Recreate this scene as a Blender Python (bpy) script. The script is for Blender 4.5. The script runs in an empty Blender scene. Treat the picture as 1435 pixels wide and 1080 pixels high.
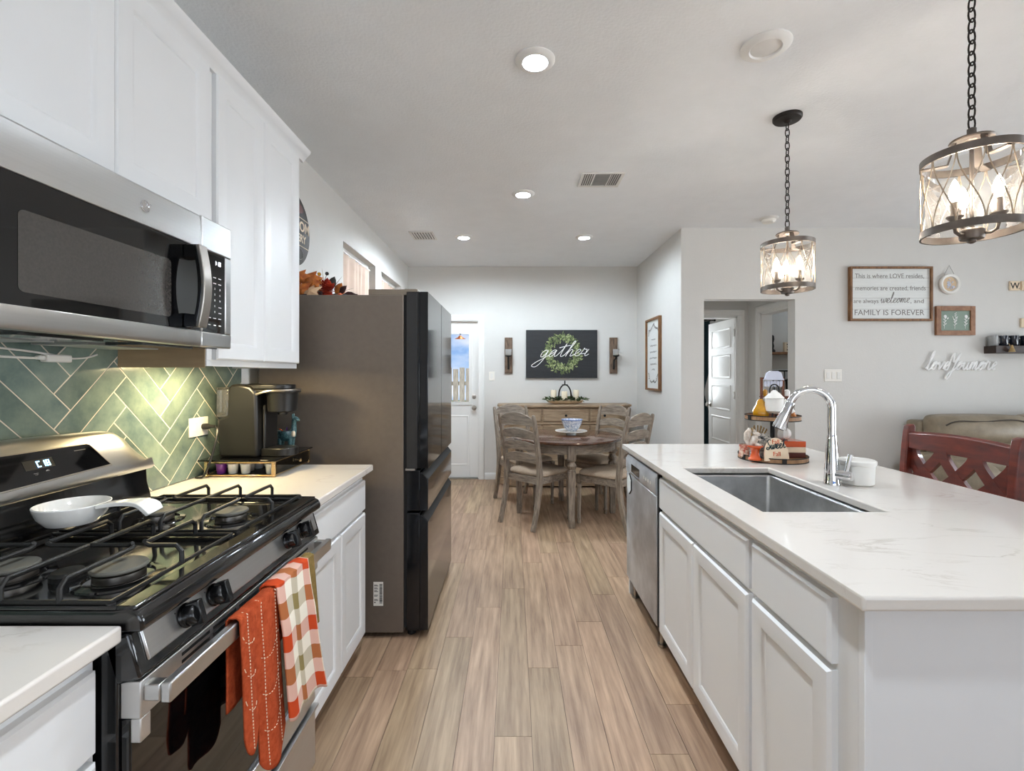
import bpy, bmesh, math, random
from mathutils import Vector, Matrix
random.seed(11)
D = bpy.data; SC = bpy.context.scene; COL = SC.collection
PI = math.pi
# ------------------------------------------------------------------ camera, world, light, exposure
F_PX = 660.0
cd = D.cameras.new('camera'); cam = D.objects.new('camera', cd); COL.objects.link(cam)
cam.location = (0, 0, 1.347); cam.rotation_euler = (PI/2, 0, 0)
cd.sensor_fit = 'HORIZONTAL'; cd.sensor_width = 36.0; cd.lens = 36.0*F_PX/1435.0
cd.shift_x = -1.5/1435.0; cd.shift_y = -15.0/1435.0
cd.clip_start = 0.02; cd.clip_end = 200
SC.camera = cam
SC.view_settings.view_transform = 'Standard'; SC.view_settings.look = 'None'
SC.view_settings.gamma = 1.0; SC.view_settings.use_curve_mapping = False
SC.view_settings.exposure = 0.72
SC.cycles.max_bounces = 10; SC.cycles.diffuse_bounces = 6; SC.cycles.glossy_bounces = 5
SC.cycles.transparent_max_bounces = 16; SC.cycles.transmission_bounces = 8
SC.cycles.sample_clamp_indirect = 6.0; SC.cycles.caustics_reflective = False; SC.cycles.caustics_refractive = False

def lin(c):
    return tuple(((v/255.0)/12.92 if v <= 10.3 else (((v/255.0)+.055)/1.055)**2.4) for v in c) + (1.0,)

W = D.worlds.new('world'); SC.world = W; W.use_nodes = True
wn = W.node_tree.nodes; wl = W.node_tree.links; wn.clear()
w_out = wn.new('ShaderNodeOutputWorld'); w_bg = wn.new('ShaderNodeBackground')
w_tc = wn.new('ShaderNodeTexCoord'); w_map = wn.new('ShaderNodeMapping'); w_map.inputs['Scale'].default_value = (1.2, 1.2, 3.2)
w_map.inputs['Location'].default_value = (0.3, 0.0, 0.55)
w_noise = wn.new('ShaderNodeTexNoise'); w_noise.inputs['Scale'].default_value = 3.2; w_noise.inputs['Detail'].default_value = 6
w_ramp = wn.new('ShaderNodeValToRGB'); w_ramp.color_ramp.elements[0].position = .46; w_ramp.color_ramp.elements[1].position = .62
w_sep = wn.new('ShaderNodeSeparateXYZ'); w_sky = wn.new('ShaderNodeValToRGB')
w_sky.color_ramp.elements[0].color = lin((150, 190, 238)); w_sky.color_ramp.elements[1].color = lin((52, 112, 205))
w_sky.color_ramp.elements[1].position = .35
w_mix = wn.new('ShaderNodeMix'); w_mix.data_type = 'RGBA'; w_mix.inputs['B'].default_value = (.95, .96, .98, 1)
wl.new(w_tc.outputs['Generated'], w_map.inputs['Vector']); wl.new(w_map.outputs['Vector'], w_noise.inputs['Vector'])
wl.new(w_noise.outputs['Fac'], w_ramp.inputs['Fac']); wl.new(w_ramp.outputs['Color'], w_mix.inputs['Factor'])
wl.new(w_tc.outputs['Generated'], w_sep.inputs['Vector']); wl.new(w_sep.outputs['Z'], w_sky.inputs['Fac'])
wl.new(w_sky.outputs['Color'], w_mix.inputs['A']); wl.new(w_mix.outputs['Result'], w_bg.inputs['Color'])
w_bg.inputs['Strength'].default_value = .72
wl.new(w_bg.outputs['Background'], w_out.inputs['Surface'])

def area_light(name, loc, rot, sx, sy, power, col=(1, 1, 1)):
    l = D.lights.new(name, 'AREA'); l.shape = 'RECTANGLE'; l.size = sx; l.size_y = sy; l.energy = power; l.color = col
    o = D.objects.new(name, l); COL.objects.link(o); o.location = loc; o.rotation_euler = rot
    return o
# daylight: dining and bedroom windows; rear and living ones unseen, added for brightness
DAY = (.89, .955, 1.0)
area_light('added_daylight_rear', (1.3, -3.40, 1.3), (PI/2+.60, 0, 0), 3.6, 1.9, 38.0, DAY)
area_light('added_daylight_living', (6.84, 1.2, 1.35), (0, PI/2+.55, 0), 1.9, 4.2, 128, DAY)
area_light('daylight_bedroom', (2.55, 7.72, 1.5), (-PI/2, 0, 0), .85, 1.2, 40, DAY)
area_light('daylight_dining', (-1.62, 4.2, 1.7), (0, -PI/2, 0), 1.3, .85, 640.0, (.68, .88, 1.0))
area_light('daylight_dining_b', (-1.62, 5.28, 1.7), (0, -PI/2, 0), 1.3, .85, 640.0, (.68, .88, 1.0))
sun = D.lights.new('sun', 'SUN'); sun.energy = 3.4; sun.angle = .02; sun.color = (1, .96, .9)
so = D.objects.new('sun', sun); COL.objects.link(so); so.rotation_euler = (math.radians(50), 0, math.radians(-35))
LAMP = 55.0         # emission of the downlight lenses
SPOT_K = 66.0       # beam of the kitchen downlights
SPOT_D = 70.0       # beam of the dining and side-room downlights
BULB = 135.0      # emission of the pendant bulbs

# ------------------------------------------------------------------ materials
def nd(nt, t, **kw):
    n = nt.nodes.new(t)
    for k, v in kw.items(): n.inputs[k].default_value = v
    return n
def mat(name, col, rough=.5, metal=0.0, var=.04, vscale=6.0, bump=0.0, bscale=60.0, coat=0.0, stretch=None, spec=.5,
        col2=None, attr=None, detail=4.0, sheen=0.0, rvar=0.0, vr=(.74, 1.18)):
    """procedural principled material: colour varied by noise, optional bump, optional per-piece tint attribute"""
    m = D.materials.new(name); m.use_nodes = True; nt = m.node_tree
    b = nt.nodes['Principled BSDF']; L = nt.links
    b.inputs['Roughness'].default_value = rough; b.inputs['Metallic'].default_value = metal
    b.inputs['Specular IOR Level'].default_value = spec
    if coat: b.inputs['Coat Weight'].default_value = coat; b.inputs['Coat Roughness'].default_value = .06
    if sheen: b.inputs['Sheen Weight'].default_value = sheen
    c = lin(col)
    c2 = lin(col2) if col2 else tuple(max(0, v*(1-var*2.2)) for v in c[:3]) + (1,)
    tc = nd(nt, 'ShaderNodeTexCoord'); mp = nd(nt, 'ShaderNodeMapping')
    if stretch: mp.inputs['Scale'].default_value = stretch
    L.new(tc.outputs['Object'], mp.inputs['Vector'])
    vec = mp.outputs['Vector']
    if attr:
        at = nd(nt, 'ShaderNodeAttribute'); at.attribute_name = attr
        sc = nd(nt, 'ShaderNodeVectorMath'); sc.operation = 'SCALE'; sc.inputs['Scale'].default_value = 37.0
        ad = nd(nt, 'ShaderNodeVectorMath'); ad.operation = 'ADD'
        L.new(at.outputs['Color'], sc.inputs[0]); L.new(sc.outputs['Vector'], ad.inputs[0]); L.new(vec, ad.inputs[1]); vec = ad.outputs['Vector']
    n = nd(nt, 'ShaderNodeTexNoise', Scale=vscale, Detail=detail, Roughness=.6); L.new(vec, n.inputs['Vector'])
    rp = nd(nt, 'ShaderNodeValToRGB'); rp.color_ramp.elements[0].position = .32; rp.color_ramp.elements[1].position = .68
    rp.color_ramp.elements[0].color = c2; rp.color_ramp.elements[1].color = c
    L.new(n.outputs['Fac'], rp.inputs['Fac'])
    out = rp.outputs['Color']
    if attr:
        hs = nd(nt, 'ShaderNodeHueSaturation'); L.new(out, hs.inputs['Color'])
        sp = nd(nt, 'ShaderNodeSeparateColor'); L.new(at.outputs['Color'], sp.inputs['Color'])
        mr = nd(nt, 'ShaderNodeMapRange'); mr.inputs['To Min'].default_value = vr[0]; mr.inputs['To Max'].default_value = vr[1]
        L.new(sp.outputs['Red'], mr.inputs['Value']); L.new(mr.outputs['Result'], hs.inputs['Value'])
        mh = nd(nt, 'ShaderNodeMapRange'); mh.inputs['To Min'].default_value = .493; mh.inputs['To Max'].default_value = .507
        L.new(sp.outputs['Green'], mh.inputs['Value']); L.new(mh.outputs['Result'], hs.inputs['Hue'])
        out = hs.outputs['Color']
    L.new(out, b.inputs['Base Color'])
    if rvar:
        mr2 = nd(nt, 'ShaderNodeMapRange'); mr2.inputs['To Min'].default_value = rough-rvar; mr2.inputs['To Max'].default_value = rough+rvar
        L.new(n.outputs['Fac'], mr2.inputs['Value']); L.new(mr2.outputs['Result'], b.inputs['Roughness'])
    if bump:
        n2 = nd(nt, 'ShaderNodeTexNoise', Scale=bscale, Detail=3.0); L.new(mp.outputs['Vector'], n2.inputs['Vector'])
        bp = nd(nt, 'ShaderNodeBump', Strength=bump, Distance=.004); L.new(n2.outputs['Fac'], bp.inputs['Height'])
        L.new(bp.outputs['Normal'], b.inputs['Normal'])
    m['b'] = 1
    return m
def emit(name, col, s):
    m = D.materials.new(name); m.use_nodes = True; nt = m.node_tree; b = nt.nodes['Principled BSDF']
    b.inputs['Base Color'].default_value = lin(col); b.inputs['Emission Color'].default_value = lin(col); b.inputs['Emission Strength'].default_value = s
    return m
def thin_glass(name, tint=(255, 255, 255), refl=.12, haze=0.0, rough=.02):
    """a real pane: light passes straight through, with fresnel reflection and optional diffuse haze"""
    m = D.materials.new(name); m.use_nodes = True; nt = m.node_tree; nt.nodes.clear(); L = nt.links
    o = nd(nt, 'ShaderNodeOutputMaterial'); t = nd(nt, 'ShaderNodeBsdfTransparent'); g = nd(nt, 'ShaderNodeBsdfGlossy', Roughness=rough)
    t.inputs['Color'].default_value = lin(tint)
    fr = nd(nt, 'ShaderNodeFresnel', IOR=1.45); mx = nd(nt, 'ShaderNodeMixShader')
    L.new(fr.outputs['Fac'], mx.inputs['Fac']); L.new(t.outputs['BSDF'], mx.inputs[1]); L.new(g.outputs['BSDF'], mx.inputs[2])
    last = mx
    if haze:
        d = nd(nt, 'ShaderNodeBsdfDiffuse'); d.inputs['Color'].default_value = (.85, .85, .85, 1)
        m2 = nd(nt, 'ShaderNodeMixShader', Fac=haze); L.new(mx.outputs['Shader'], m2.inputs[1]); L.new(d.outputs['BSDF'], m2.inputs[2]); last = m2
    L.new(last.outputs['Shader'], o.inputs['Surface'])
    return m
MT = {}
MT['wall'] = mat('wall_paint', (216, 214, 210), .7, var=.01, bump=.25, bscale=90, spec=.25)
MT['ceil'] = mat('ceiling_paint', (238, 240, 242), .85, var=.015, bump=.55, bscale=75, spec=.15)
MT['trim'] = mat('white_trim', (236, 235, 232), .4, var=.01)
MT['cab'] = mat('cabinet_white', (229, 230, 231), .38, var=.012, vscale=2)
MT['maple'] = mat('maple_underside', (186, 158, 122), .55, var=.08, vscale=5, stretch=(1, 8, 8))
MT['quartz'] = None
MT['steel'] = mat('brushed_steel', (200, 200, 199), .29, 1.0, var=.025, vscale=40, stretch=(1, .02, 6), rvar=.03)
MT['knobblack'] = mat('knob_black', (12, 12, 13), .22, var=.05)
MT['trimsteel'] = mat('vented_trim_steel', (214, 213, 211), .45, 1.0, var=.03)
MT['steel2'] = mat('dishwasher_steel', (222, 225, 229), .5, 1.0, var=.16, vscale=5, rvar=.08, detail=6)
MT['sinksteel'] = mat('sink_steel', (206, 206, 205), .45, 1.0, var=.15, vscale=9, detail=6)
MT['chrome'] = mat('chrome', (232, 233, 235), .05, 1.0, var=.01)
MT['nickel'] = mat('satin_nickel', (176, 170, 162), .3, 1.0, var=.02)
MT['gold'] = mat('pale_gold', (214, 186, 140), .25, 1.0, var=.03)
MT['blackgloss'] = mat('black_enamel', (13, 13, 14), .1, var=.05, coat=.6)
MT['blackglass'] = mat('black_glass', (9, 9, 10), .04, var=.02, coat=.15)
MT['mesh'] = mat('microwave_window', (62, 59, 56), .12, var=.1, vscale=200, coat=.6)
MT['cap'] = mat('burner_cap_grey', (98, 96, 88), .7, var=.08)
MT['castiron'] = mat('cast_iron', (34, 33, 32), .45, .2, var=.1, vscale=40, bump=.2, bscale=300)
MT['blackplastic'] = mat('black_plastic', (24, 23, 22), .35, var=.06)
MT['blackmatte'] = mat('black_matte', (20, 20, 20), .7, var=.06)
MT['iron'] = mat('dark_bronze', (44, 38, 34), .45, .6, var=.1, vscale=20)
MT['lampmetal'] = mat('weathered_metal', (122, 112, 104), .42, .75, var=.18, vscale=14)
MT['wire'] = mat('lamp_wire', (190, 172, 150), .35, .8, var=.05)
MT['slate'] = mat('slate_fridge_side', (112, 101, 91), .5, .25, var=.04, vscale=30, bump=.15, bscale=500)
MT['fridge'] = mat('black_stainless', (26, 27, 30), .10, .2, var=.04, vscale=30, stretch=(1, .05, 1), coat=.15)
MT['fridgegray'] = mat('fridge_edge', (58, 57, 57), .3, .5, var=.04)
MT['hinge'] = mat('hinge_cover', (118, 106, 92), .5, var=.03)
MT['white'] = mat('white_ceramic', (240, 238, 233), .12, var=.01, coat=.5)
MT['whitematte'] = mat('white_matte', (235, 233, 228), .55, var=.02)
MT['plate'] = mat('white_plastic_plate', (238, 234, 226), .35, var=.01)
MT['greywood'] = mat('greywashed_wood', (152, 138, 122), .48, col2=(98, 85, 72), vscale=7, stretch=(9, 9, 1.2), bump=.15, bscale=30)
MT['greywoodh'] = mat('greywashed_rail', (156, 143, 128), .48, col2=(102, 90, 78), vscale=7, stretch=(1.4, 4, 9), bump=.15, bscale=30)
MT['sidewood'] = mat('sideboard_wood', (172, 148, 120), .5, col2=(134, 111, 87), vscale=6, stretch=(1.2, 4, 10))
MT['tabletop'] = mat('walnut_table_top', (94, 60, 40), .2, col2=(60, 37, 25), vscale=5, stretch=(1.0, 9, 1), coat=.4)
MT['linen'] = mat('beige_seat_fabric', (172, 153, 133), .9, var=.1, vscale=90, bump=.4, bscale=350, spec=.2)
MT['cherry'] = mat('cherry_wood', (112, 42, 26), .42, col2=(68, 22, 14), vscale=5, stretch=(6, 1.5, 6), coat=.2)
MT['leather'] = mat('olive_leather', (152, 139, 118), .5, col2=(124, 112, 95), vscale=9, bump=.25, bscale=120)
MT['piping'] = mat('sofa_piping', (58, 50, 42), .6)
MT['framewood'] = mat('frame_wood', (146, 104, 66), .6, col2=(104, 70, 44), vscale=8, stretch=(8, 8, 1.5))
MT['framewood2'] = mat('frame_wood_light', (160, 116, 84), .55, col2=(126, 86, 60), vscale=8, stretch=(3, 8, 3))
MT['rustic'] = mat('rustic_board', (132, 108, 88), .7, col2=(72, 58, 48), vscale=9, stretch=(9, 9, 1.4), bump=.3, bscale=40)
MT['shelfwood'] = mat('dark_shelf_wood', (62, 44, 36), .5, col2=(38, 28, 24), vscale=8, stretch=(1.5, 8, 8))
MT['traywood'] = mat('tray_wood', (178, 138, 100), .6, col2=(136, 100, 70), vscale=8, stretch=(2, 9, 2))
MT['charcoal'] = mat('charcoal_board', (42, 43, 46), .65, var=.12, vscale=8, stretch=(1, 5, 10))
MT['signwhite'] = mat('sign_white', (228, 230, 228), .6, var=.03, vscale=9, stretch=(1, 4, 10))
MT['ink'] = mat('grey_ink', (128, 124, 120), .7)
MT['inkdark'] = mat('dark_ink', (40, 38, 38), .7)
MT['letterwhite'] = mat('white_lettering', (250, 250, 249), .5)
MT['leaf'] = mat('wreath_green', (126, 140, 90), .6, col2=(62, 76, 44), vscale=25)
MT['leaf2'] = mat('wreath_pale', (184, 192, 140), .6, col2=(128, 142, 92), vscale=25)
MT['greenery'] = mat('eucalyptus_green', (76, 98, 52), .6, col2=(42, 60, 34), vscale=25)
MT['cream'] = mat('candle_wax', (240, 226, 200), .5, var=.02)
MT['dough'] = mat('pale_dough_bowl', (222, 196, 162), .6, var=.06)
MT['sage'] = mat('sage_print', (132, 150, 136), .6, var=.03)
MT['orange'] = mat('rust_orange_cotton', (198, 90, 52), .92, col2=(166, 66, 34), vscale=60, bump=.6, bscale=420, spec=.15)
MT['olive'] = mat('olive_cotton', (146, 122, 72), .92, var=.12, vscale=60, bump=.5, bscale=300, spec=.15)
MT['thread'] = mat('cream_stitch', (238, 214, 184), .8)
MT['teal'] = mat('teal_speckled_glaze', (84, 120, 122), .3, col2=(46, 76, 80), vscale=160, coat=.4, detail=1)
MT['curtain'] = mat('taupe_curtain', (196, 174, 158), .8, var=.04, bump=.1, bscale=200)
nt_ = MT['curtain'].node_tree; b_ = nt_.nodes['Principled BSDF']; tr_ = nd(nt_, 'ShaderNodeBsdfTranslucent'); mx_ = nd(nt_, 'ShaderNodeMixShader', Fac=.05)
tr_.inputs['Color'].default_value = lin((226, 204, 188)); nt_.links.new(b_.outputs['BSDF'], mx_.inputs[1]); nt_.links.new(tr_.outputs['BSDF'], mx_.inputs[2]); nt_.links.new(mx_.outputs['Shader'], nt_.nodes['Material Output'].inputs['Surface'])
MT['tealcurtain'] = mat('dark_teal_curtain', (24, 50, 56), .85, var=.06)
MT['fence'] = mat('weathered_fence', (172, 164, 150), .8, col2=(120, 112, 100), vscale=6, stretch=(9, 9, 1))
MT['grass'] = mat('lawn', (120, 132, 88), .9, var=.2, vscale=12)
MT['glass'] = thin_glass('clear_glass')
MT['smoke'] = thin_glass('smoked_glass', (150, 140, 128))
MT['lampglass'] = thin_glass('lamp_glass', (250, 249, 246), haze=.03)
MT['water'] = thin_glass('reservoir_plastic', (214, 220, 222), haze=.06)
MT['orangeg'] = mat('orange_glaze', (206, 84, 34), .2, var=.05, coat=.5)
MT['brown'] = mat('brown_cover', (92, 42, 30), .5)
MT['mustard'] = mat('mustard_glaze', (206, 152, 34), .15, col2=(170, 116, 22), vscale=18, coat=.6)
MT['rust'] = mat('rust_red_glaze', (172, 62, 38), .3, col2=(220, 200, 180), vscale=70, detail=1)
MT['confetti'] = mat('speckled_navy_cream', (206, 200, 188), .5, col2=(38, 48, 60), vscale=95, detail=1)
MT['creamwood'] = mat('cream_plaque', (236, 216, 188), .6, var=.03)
MT['squirrel'] = mat('squirrel_glaze', (226, 218, 208), .3, col2=(170, 148, 128), vscale=40)
MT['wheat'] = mat('dried_wheat', (190, 160, 110), .8, var=.2, vscale=50)
MT['lavender'] = mat('pale_lavender', (206, 210, 226), .5)
MT['brownboard'] = mat('brown_board', (112, 66, 42), .6, var=.12, vscale=12)
MT['skin'] = mat('orange_tip', (216, 140, 80), .5)
MT['purple'] = mat('purple_foil', (112, 44, 140), .35)
MT['copper'] = mat('copper_shade', (190, 110, 60), .3, .7)
MT['navyglaze'] = mat('navy_mug', (30, 36, 48), .15, var=.1, coat=.6)
MT['bluebowl'] = mat('blue_floral_bowl', (232, 232, 232), .2, col2=(132, 150, 184), vscale=55, coat=.5, detail=2)
MT['bread'] = mat('slate_round_sign', (66, 60, 54), .6, col2=(44, 40, 37), vscale=9)
MT['vent'] = mat('vent_white', (226, 224, 220), .5)
MT['ventdark'] = mat('vent_shadow', (120, 118, 115), .7)
MT['lens'] = emit('lamp_lens', (228, 241, 255), LAMP)
MT['bulb'] = emit('candle_bulb', (255, 243, 228), BULB)
MT['clock'] = emit('clock_digits', (176, 226, 255), 3.0)
MT['clockw'] = emit('clock_digits_white', (235, 240, 245), 1.6)
# quartz with fine grey veins
def quartz():
    m = mat('veined_quartz', (220, 214, 207), .16, var=.015, vscale=3, coat=.3); nt = m.node_tree; L = nt.links
    b = nt.nodes['Principled BSDF']; src = b.inputs['Base Color'].links[0].from_socket
    tc = nd(nt, 'ShaderNodeTexCoord'); mp = nd(nt, 'ShaderNodeMapping'); mp.inputs['Rotation'].default_value = (0, 0, .5); mp.inputs['Scale'].default_value = (1, 3.2, 1)
    n = nd(nt, 'ShaderNodeTexNoise', Scale=1.7, Detail=8.0, Roughness=.62, Distortion=1.1); L.new(tc.outputs['Object'], mp.inputs['Vector']); L.new(mp.outputs['Vector'], n.inputs['Vector'])
    a = nd(nt, 'ShaderNodeMath'); a.operation = 'SUBTRACT'; a.inputs[1].default_value = .5
    ab = nd(nt, 'ShaderNodeMath'); ab.operation = 'ABSOLUTE'; L.new(n.outputs['Fac'], a.inputs[0]); L.new(a.outputs[0], ab.inputs[0])
    mr = nd(nt, 'ShaderNodeMapRange'); mr.inputs['From Max'].default_value = .018; mr.inputs['To Min'].default_value = .55; mr.inputs['To Max'].default_value = 0
    L.new(ab.outputs[0], mr.inputs['Value'])
    n3 = nd(nt, 'ShaderNodeTexNoise', Scale=4.0, Detail=3.0); L.new(tc.outputs['Object'], n3.inputs['Vector'])
    mr3 = nd(nt, 'ShaderNodeMapRange'); mr3.inputs['From Min'].default_value = .46; mr3.inputs['From Max'].default_value = .66; L.new(n3.outputs['Fac'], mr3.inputs['Value'])
    mu = nd(nt, 'ShaderNodeMath'); mu.operation = 'MULTIPLY'; L.new(mr.outputs['Result'], mu.inputs[0]); L.new(mr3.outputs['Result'], mu.inputs[1])
    mx = nd(nt, 'ShaderNodeMix'); mx.data_type = 'RGBA'; mx.inputs['B'].default_value = lin((176, 164, 150)); L.new(src, mx.inputs['A']); L.new(mu.outputs[0], mx.inputs['Factor'])
    L.new(mx.outputs['Result'], b.inputs['Base Color']); return m
MT['quartz'] = quartz()
MT['tile'] = mat('green_glazed_tile', (140, 156, 142), .16, col2=(88, 108, 108), vscale=8, attr='tint', coat=.4, bump=.12, bscale=16, detail=6)
MT['grout'] = mat('cream_grout', (226, 216, 198), .8)
MT['plank'] = mat('oak_plank', (180, 152, 124), .45, col2=(130, 104, 82), vscale=3.2, stretch=(13, .8, 1), attr='tint', bump=.08, bscale=18, detail=9, vr=(.84, 1.12))
MT['gap'] = mat('plank_gap', (84, 66, 54), .8)
# woven check towel, by the cloth's own UV
def check_mat():
    m = D.materials.new('check_cotton'); m.use_nodes = True; nt = m.node_tree; L = nt.links; b = nt.nodes['Principled BSDF']
    b.inputs['Roughness'].default_value = .92; b.inputs['Specular IOR Level'].default_value = .15
    uv = nd(nt, 'ShaderNodeUVMap'); sp = nd(nt, 'ShaderNodeSeparateXYZ'); L.new(uv.outputs['UV'], sp.inputs['Vector'])
    def band(sock, freq):
        mu = nd(nt, 'ShaderNodeMath'); mu.operation = 'MULTIPLY'; mu.inputs[1].default_value = freq; L.new(sock, mu.inputs[0])
        fr = nd(nt, 'ShaderNodeMath'); fr.operation = 'FRACT'; L.new(mu.outputs[0], fr.inputs[0])
        r = nd(nt, 'ShaderNodeValToRGB'); cr = r.color_ramp; cr.interpolation = 'CONSTANT'
        cols = [(0, (200, 74, 36)), (.25, (246, 238, 222)), (.5, (146, 130, 84)), (.75, (246, 238, 222))]
        cr.elements[0].color = lin(cols[0][1]); cr.elements[1].position = .25; cr.elements[1].color = lin(cols[1][1])
        for p, c in cols[2:]:
            e = cr.elements.new(p); e.color = lin(c)
        L.new(fr.outputs[0], r.inputs['Fac']); return r.outputs['Color']
    a = band(sp.outputs['X'], 1.28); c = band(sp.outputs['Y'], 3.3)
    mx = nd(nt, 'ShaderNodeMix'); mx.data_type = 'RGBA'; mx.inputs['Factor'].default_value = .5
    L.new(a, mx.inputs['A']); L.new(c, mx.inputs['B']); L.new(mx.outputs['Result'], b.inputs['Base Color'])
    return m
MT['check'] = check_mat()

# ------------------------------------------------------------------ mesh builder
def frame(o, right, up):
    o = Vector(o); r = Vector(right).normalized(); u = Vector(up).normalized(); n = r.cross(u)
    return lambda a, b, c=0.0: o + r*a + u*b + n*c
class MB:
    def __init__(s): s.bm = bmesh.new(); s.uv = None
    def face(s, vs, m=0):
        try: f = s.bm.faces.new(vs); f.material_index = m; return f
        except ValueError: return None
    def hexa(s, P, m=0):
        v = [s.bm.verts.new(p) for p in P]
        for q in ((0,1,2,3), (7,6,5,4), (0,4,5,1), (1,5,6,2), (2,6,7,3), (3,7,4,0)): s.face([v[i] for i in q], m)
        return s
    def box(s, x0, x1, y0, y1, z0, z1, m=0):
        return s.hexa([(x0,y0,z0),(x1,y0,z0),(x1,y1,z0),(x0,y1,z0),(x0,y0,z1),(x1,y0,z1),(x1,y1,z1),(x0,y1,z1)], m)
    def fbox(s, f, a0, a1, b0, b1, c0, c1, m=0):
        return s.hexa([f(a0,b0,c0),f(a1,b0,c0),f(a1,b1,c0),f(a0,b1,c0),f(a0,b0,c1),f(a1,b0,c1),f(a1,b1,c1),f(a0,b1,c1)], m)
    def prism(s, f, poly, c0, c1, m=0):
        A = [s.bm.verts.new(f(a, b, c0)) for a, b in poly]; B = [s.bm.verts.new(f(a, b, c1)) for a, b in poly]
        n = len(poly); s.face(A[::-1], m); s.face(B, m)
        for i in range(n): s.face([A[i], A[(i+1) % n], B[(i+1) % n], B[i]], m)
        return s
    def loft(s, rings, m=0, caps=True, close=True):
        V = [[s.bm.verts.new(p) for p in r] for r in rings]
        n = len(V[0])
        for i in range(len(V)-1):
            for j in range(n if close else n-1): s.face([V[i][j], V[i][(j+1) % n], V[i+1][(j+1) % n], V[i+1][j]], m)
        if caps: s.face(V[0][::-1], m); s.face(V[-1], m)
        return s
    def lathe(s, prof, o=(0,0,0), n=28, m=0, up=(0,0,1), caps=True, sx=1.0, sy=1.0):
        up = Vector(up).normalized(); a = up.orthogonal().normalized() if abs(up.z) < .999 else Vector((1,0,0)); b = up.cross(a); o = Vector(o)
        rings = [[o + up*z + a*(r*sx*math.cos(2*PI*k/n)) + b*(r*sy*math.sin(2*PI*k/n)) for k in range(n)] for r, z in prof]
        return s.loft(rings, m, caps)
    def cyl(s, p0, p1, r0, r1=None, n=20, m=0):
        p0 = Vector(p0); p1 = Vector(p1); r1 = r0 if r1 is None else r1
        return s.lathe([(r0, 0), (r1, (p1-p0).length)], p0, n, m, (p1-p0))
    def tube(s, pts, r, n=8, m=0, closed=False, flat=1.0):
        P = [Vector(p) for p in pts]; N = len(P); R = r if isinstance(r, (list, tuple)) else [r]*N
        T = []
        for i in range(N):
            a = P[(i-1) % N] if closed else P[max(i-1, 0)]; b = P[(i+1) % N] if closed else P[min(i+1, N-1)]
            t = b-a; T.append(t.normalized() if t.length > 1e-9 else Vector((0,0,1)))
        u = T[0].orthogonal().normalized(); rings = []
        for i in range(N):
            u = u - T[i]*u.dot(T[i]); u = u.normalized() if u.length > 1e-6 else T[i].orthogonal().normalized()
            w = T[i].cross(u)
            rings.append([P[i] + (u*math.cos(2*PI*k/n) + w*math.sin(2*PI*k/n)*flat)*R[i] for k in range(n)])
        if closed: rings.append(rings[0]); return s.loft_closed(rings[:-1], m)
        return s.loft(rings, m, True)
    def loft_closed(s, rings, m=0):
        V = [[s.bm.verts.new(p) for p in r] for r in rings]; n = len(V[0]); N = len(V)
        best = min(range(n), key=lambda k: (V[0][k].co - V[-1][0].co).length)
        for i in range(N):
            sh = best if i == N-1 else 0
            A = V[i]; B = V[(i+1) % N]
            for j in range(n): s.face([A[j], A[(j+1) % n], B[(j+1+sh) % n], B[(j+sh) % n]], m)
        return s
    def bar(s, pts, w, d, side=(1,0,0), m=0):
        """rectangular section swept along pts; w along side, d across"""
        P = [Vector(p) for p in pts]; N = len(P); rings = []; sd = Vector(side)
        for i in range(N):
            t = (P[min(i+1, N-1)]-P[max(i-1, 0)]).normalized(); a = (sd - t*sd.dot(t)).normalized(); b = t.cross(a)
            ww = w[i] if isinstance(w, (list, tuple)) else w; dd = d[i] if isinstance(d, (list, tuple)) else d
            rings.append([P[i]+a*(ww/2)*i0+b*(dd/2)*j0 for i0, j0 in ((-1,-1),(1,-1),(1,1),(-1,1))])
        return s.loft(rings, m)
    def ball(s, c, r, n=16, m=0, rz=None, ry=None):
        c = Vector(c); rz = rz or r; ry = ry or r; k = max(6, n//2)
        rings = [[c + Vector((r*math.sin(PI*i/k)*math.cos(2*PI*j/n), ry*math.sin(PI*i/k)*math.sin(2*PI*j/n), -rz*math.cos(PI*i/k))) for j in range(n)] for i in range(1, k)]
        V0 = len(s.bm.verts); s.loft(rings, m, True); return s
    def grid(s, fn, nu, nv, m=0, uv=None):
        V = [[s.bm.verts.new(fn(i/nu, j/nv)) for j in range(nv+1)] for i in range(nu+1)]
        lay = s.bm.loops.layers.uv.verify() if uv else None
        for i in range(nu):
            for j in range(nv):
                f = s.face([V[i][j], V[i+1][j], V[i+1][j+1], V[i][j+1]], m)
                if uv and f:
                    for lp, (a, b) in zip(f.loops, ((i,j),(i+1,j),(i+1,j+1),(i,j+1))): lp[lay].uv = uv(a/nu, b/nv)
        return s
    def leaf(s, base, d, up, L, w, m=0, curl=.15):
        base = Vector(base); d = Vector(d).normalized(); up = Vector(up); sd = d.cross(up)
        sd = sd.normalized() if sd.length > 1e-6 else d.orthogonal().normalized(); nn = sd.cross(d)
        pts = [(0,0), (.25,.38), (.5,.5), (.78,.32)]
        lft = [s.bm.verts.new(base+d*(L*t)+sd*(w*q)+nn*(L*curl*t*(1-t)*2 - w*.15*q)) for t, q in pts[1:]]
        rgt = [s.bm.verts.new(base+d*(L*t)-sd*(w*q)+nn*(L*curl*t*(1-t)*2 - w*.15*q)) for t, q in pts[1:]]
        mid = [s.bm.verts.new(base+d*(L*t)+nn*(L*curl*t*(1-t)*2)) for t, q in pts] ; tip = s.bm.verts.new(base+d*L)
        s.face([mid[0], lft[0], mid[1]], m); s.face([mid[0], mid[1], rgt[0]], m)
        for i in range(2):
            s.face([mid[i+1], lft[i], lft[i+1], mid[i+2]], m); s.face([mid[i+1], mid[i+2], rgt[i+1], rgt[i]], m)
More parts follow.
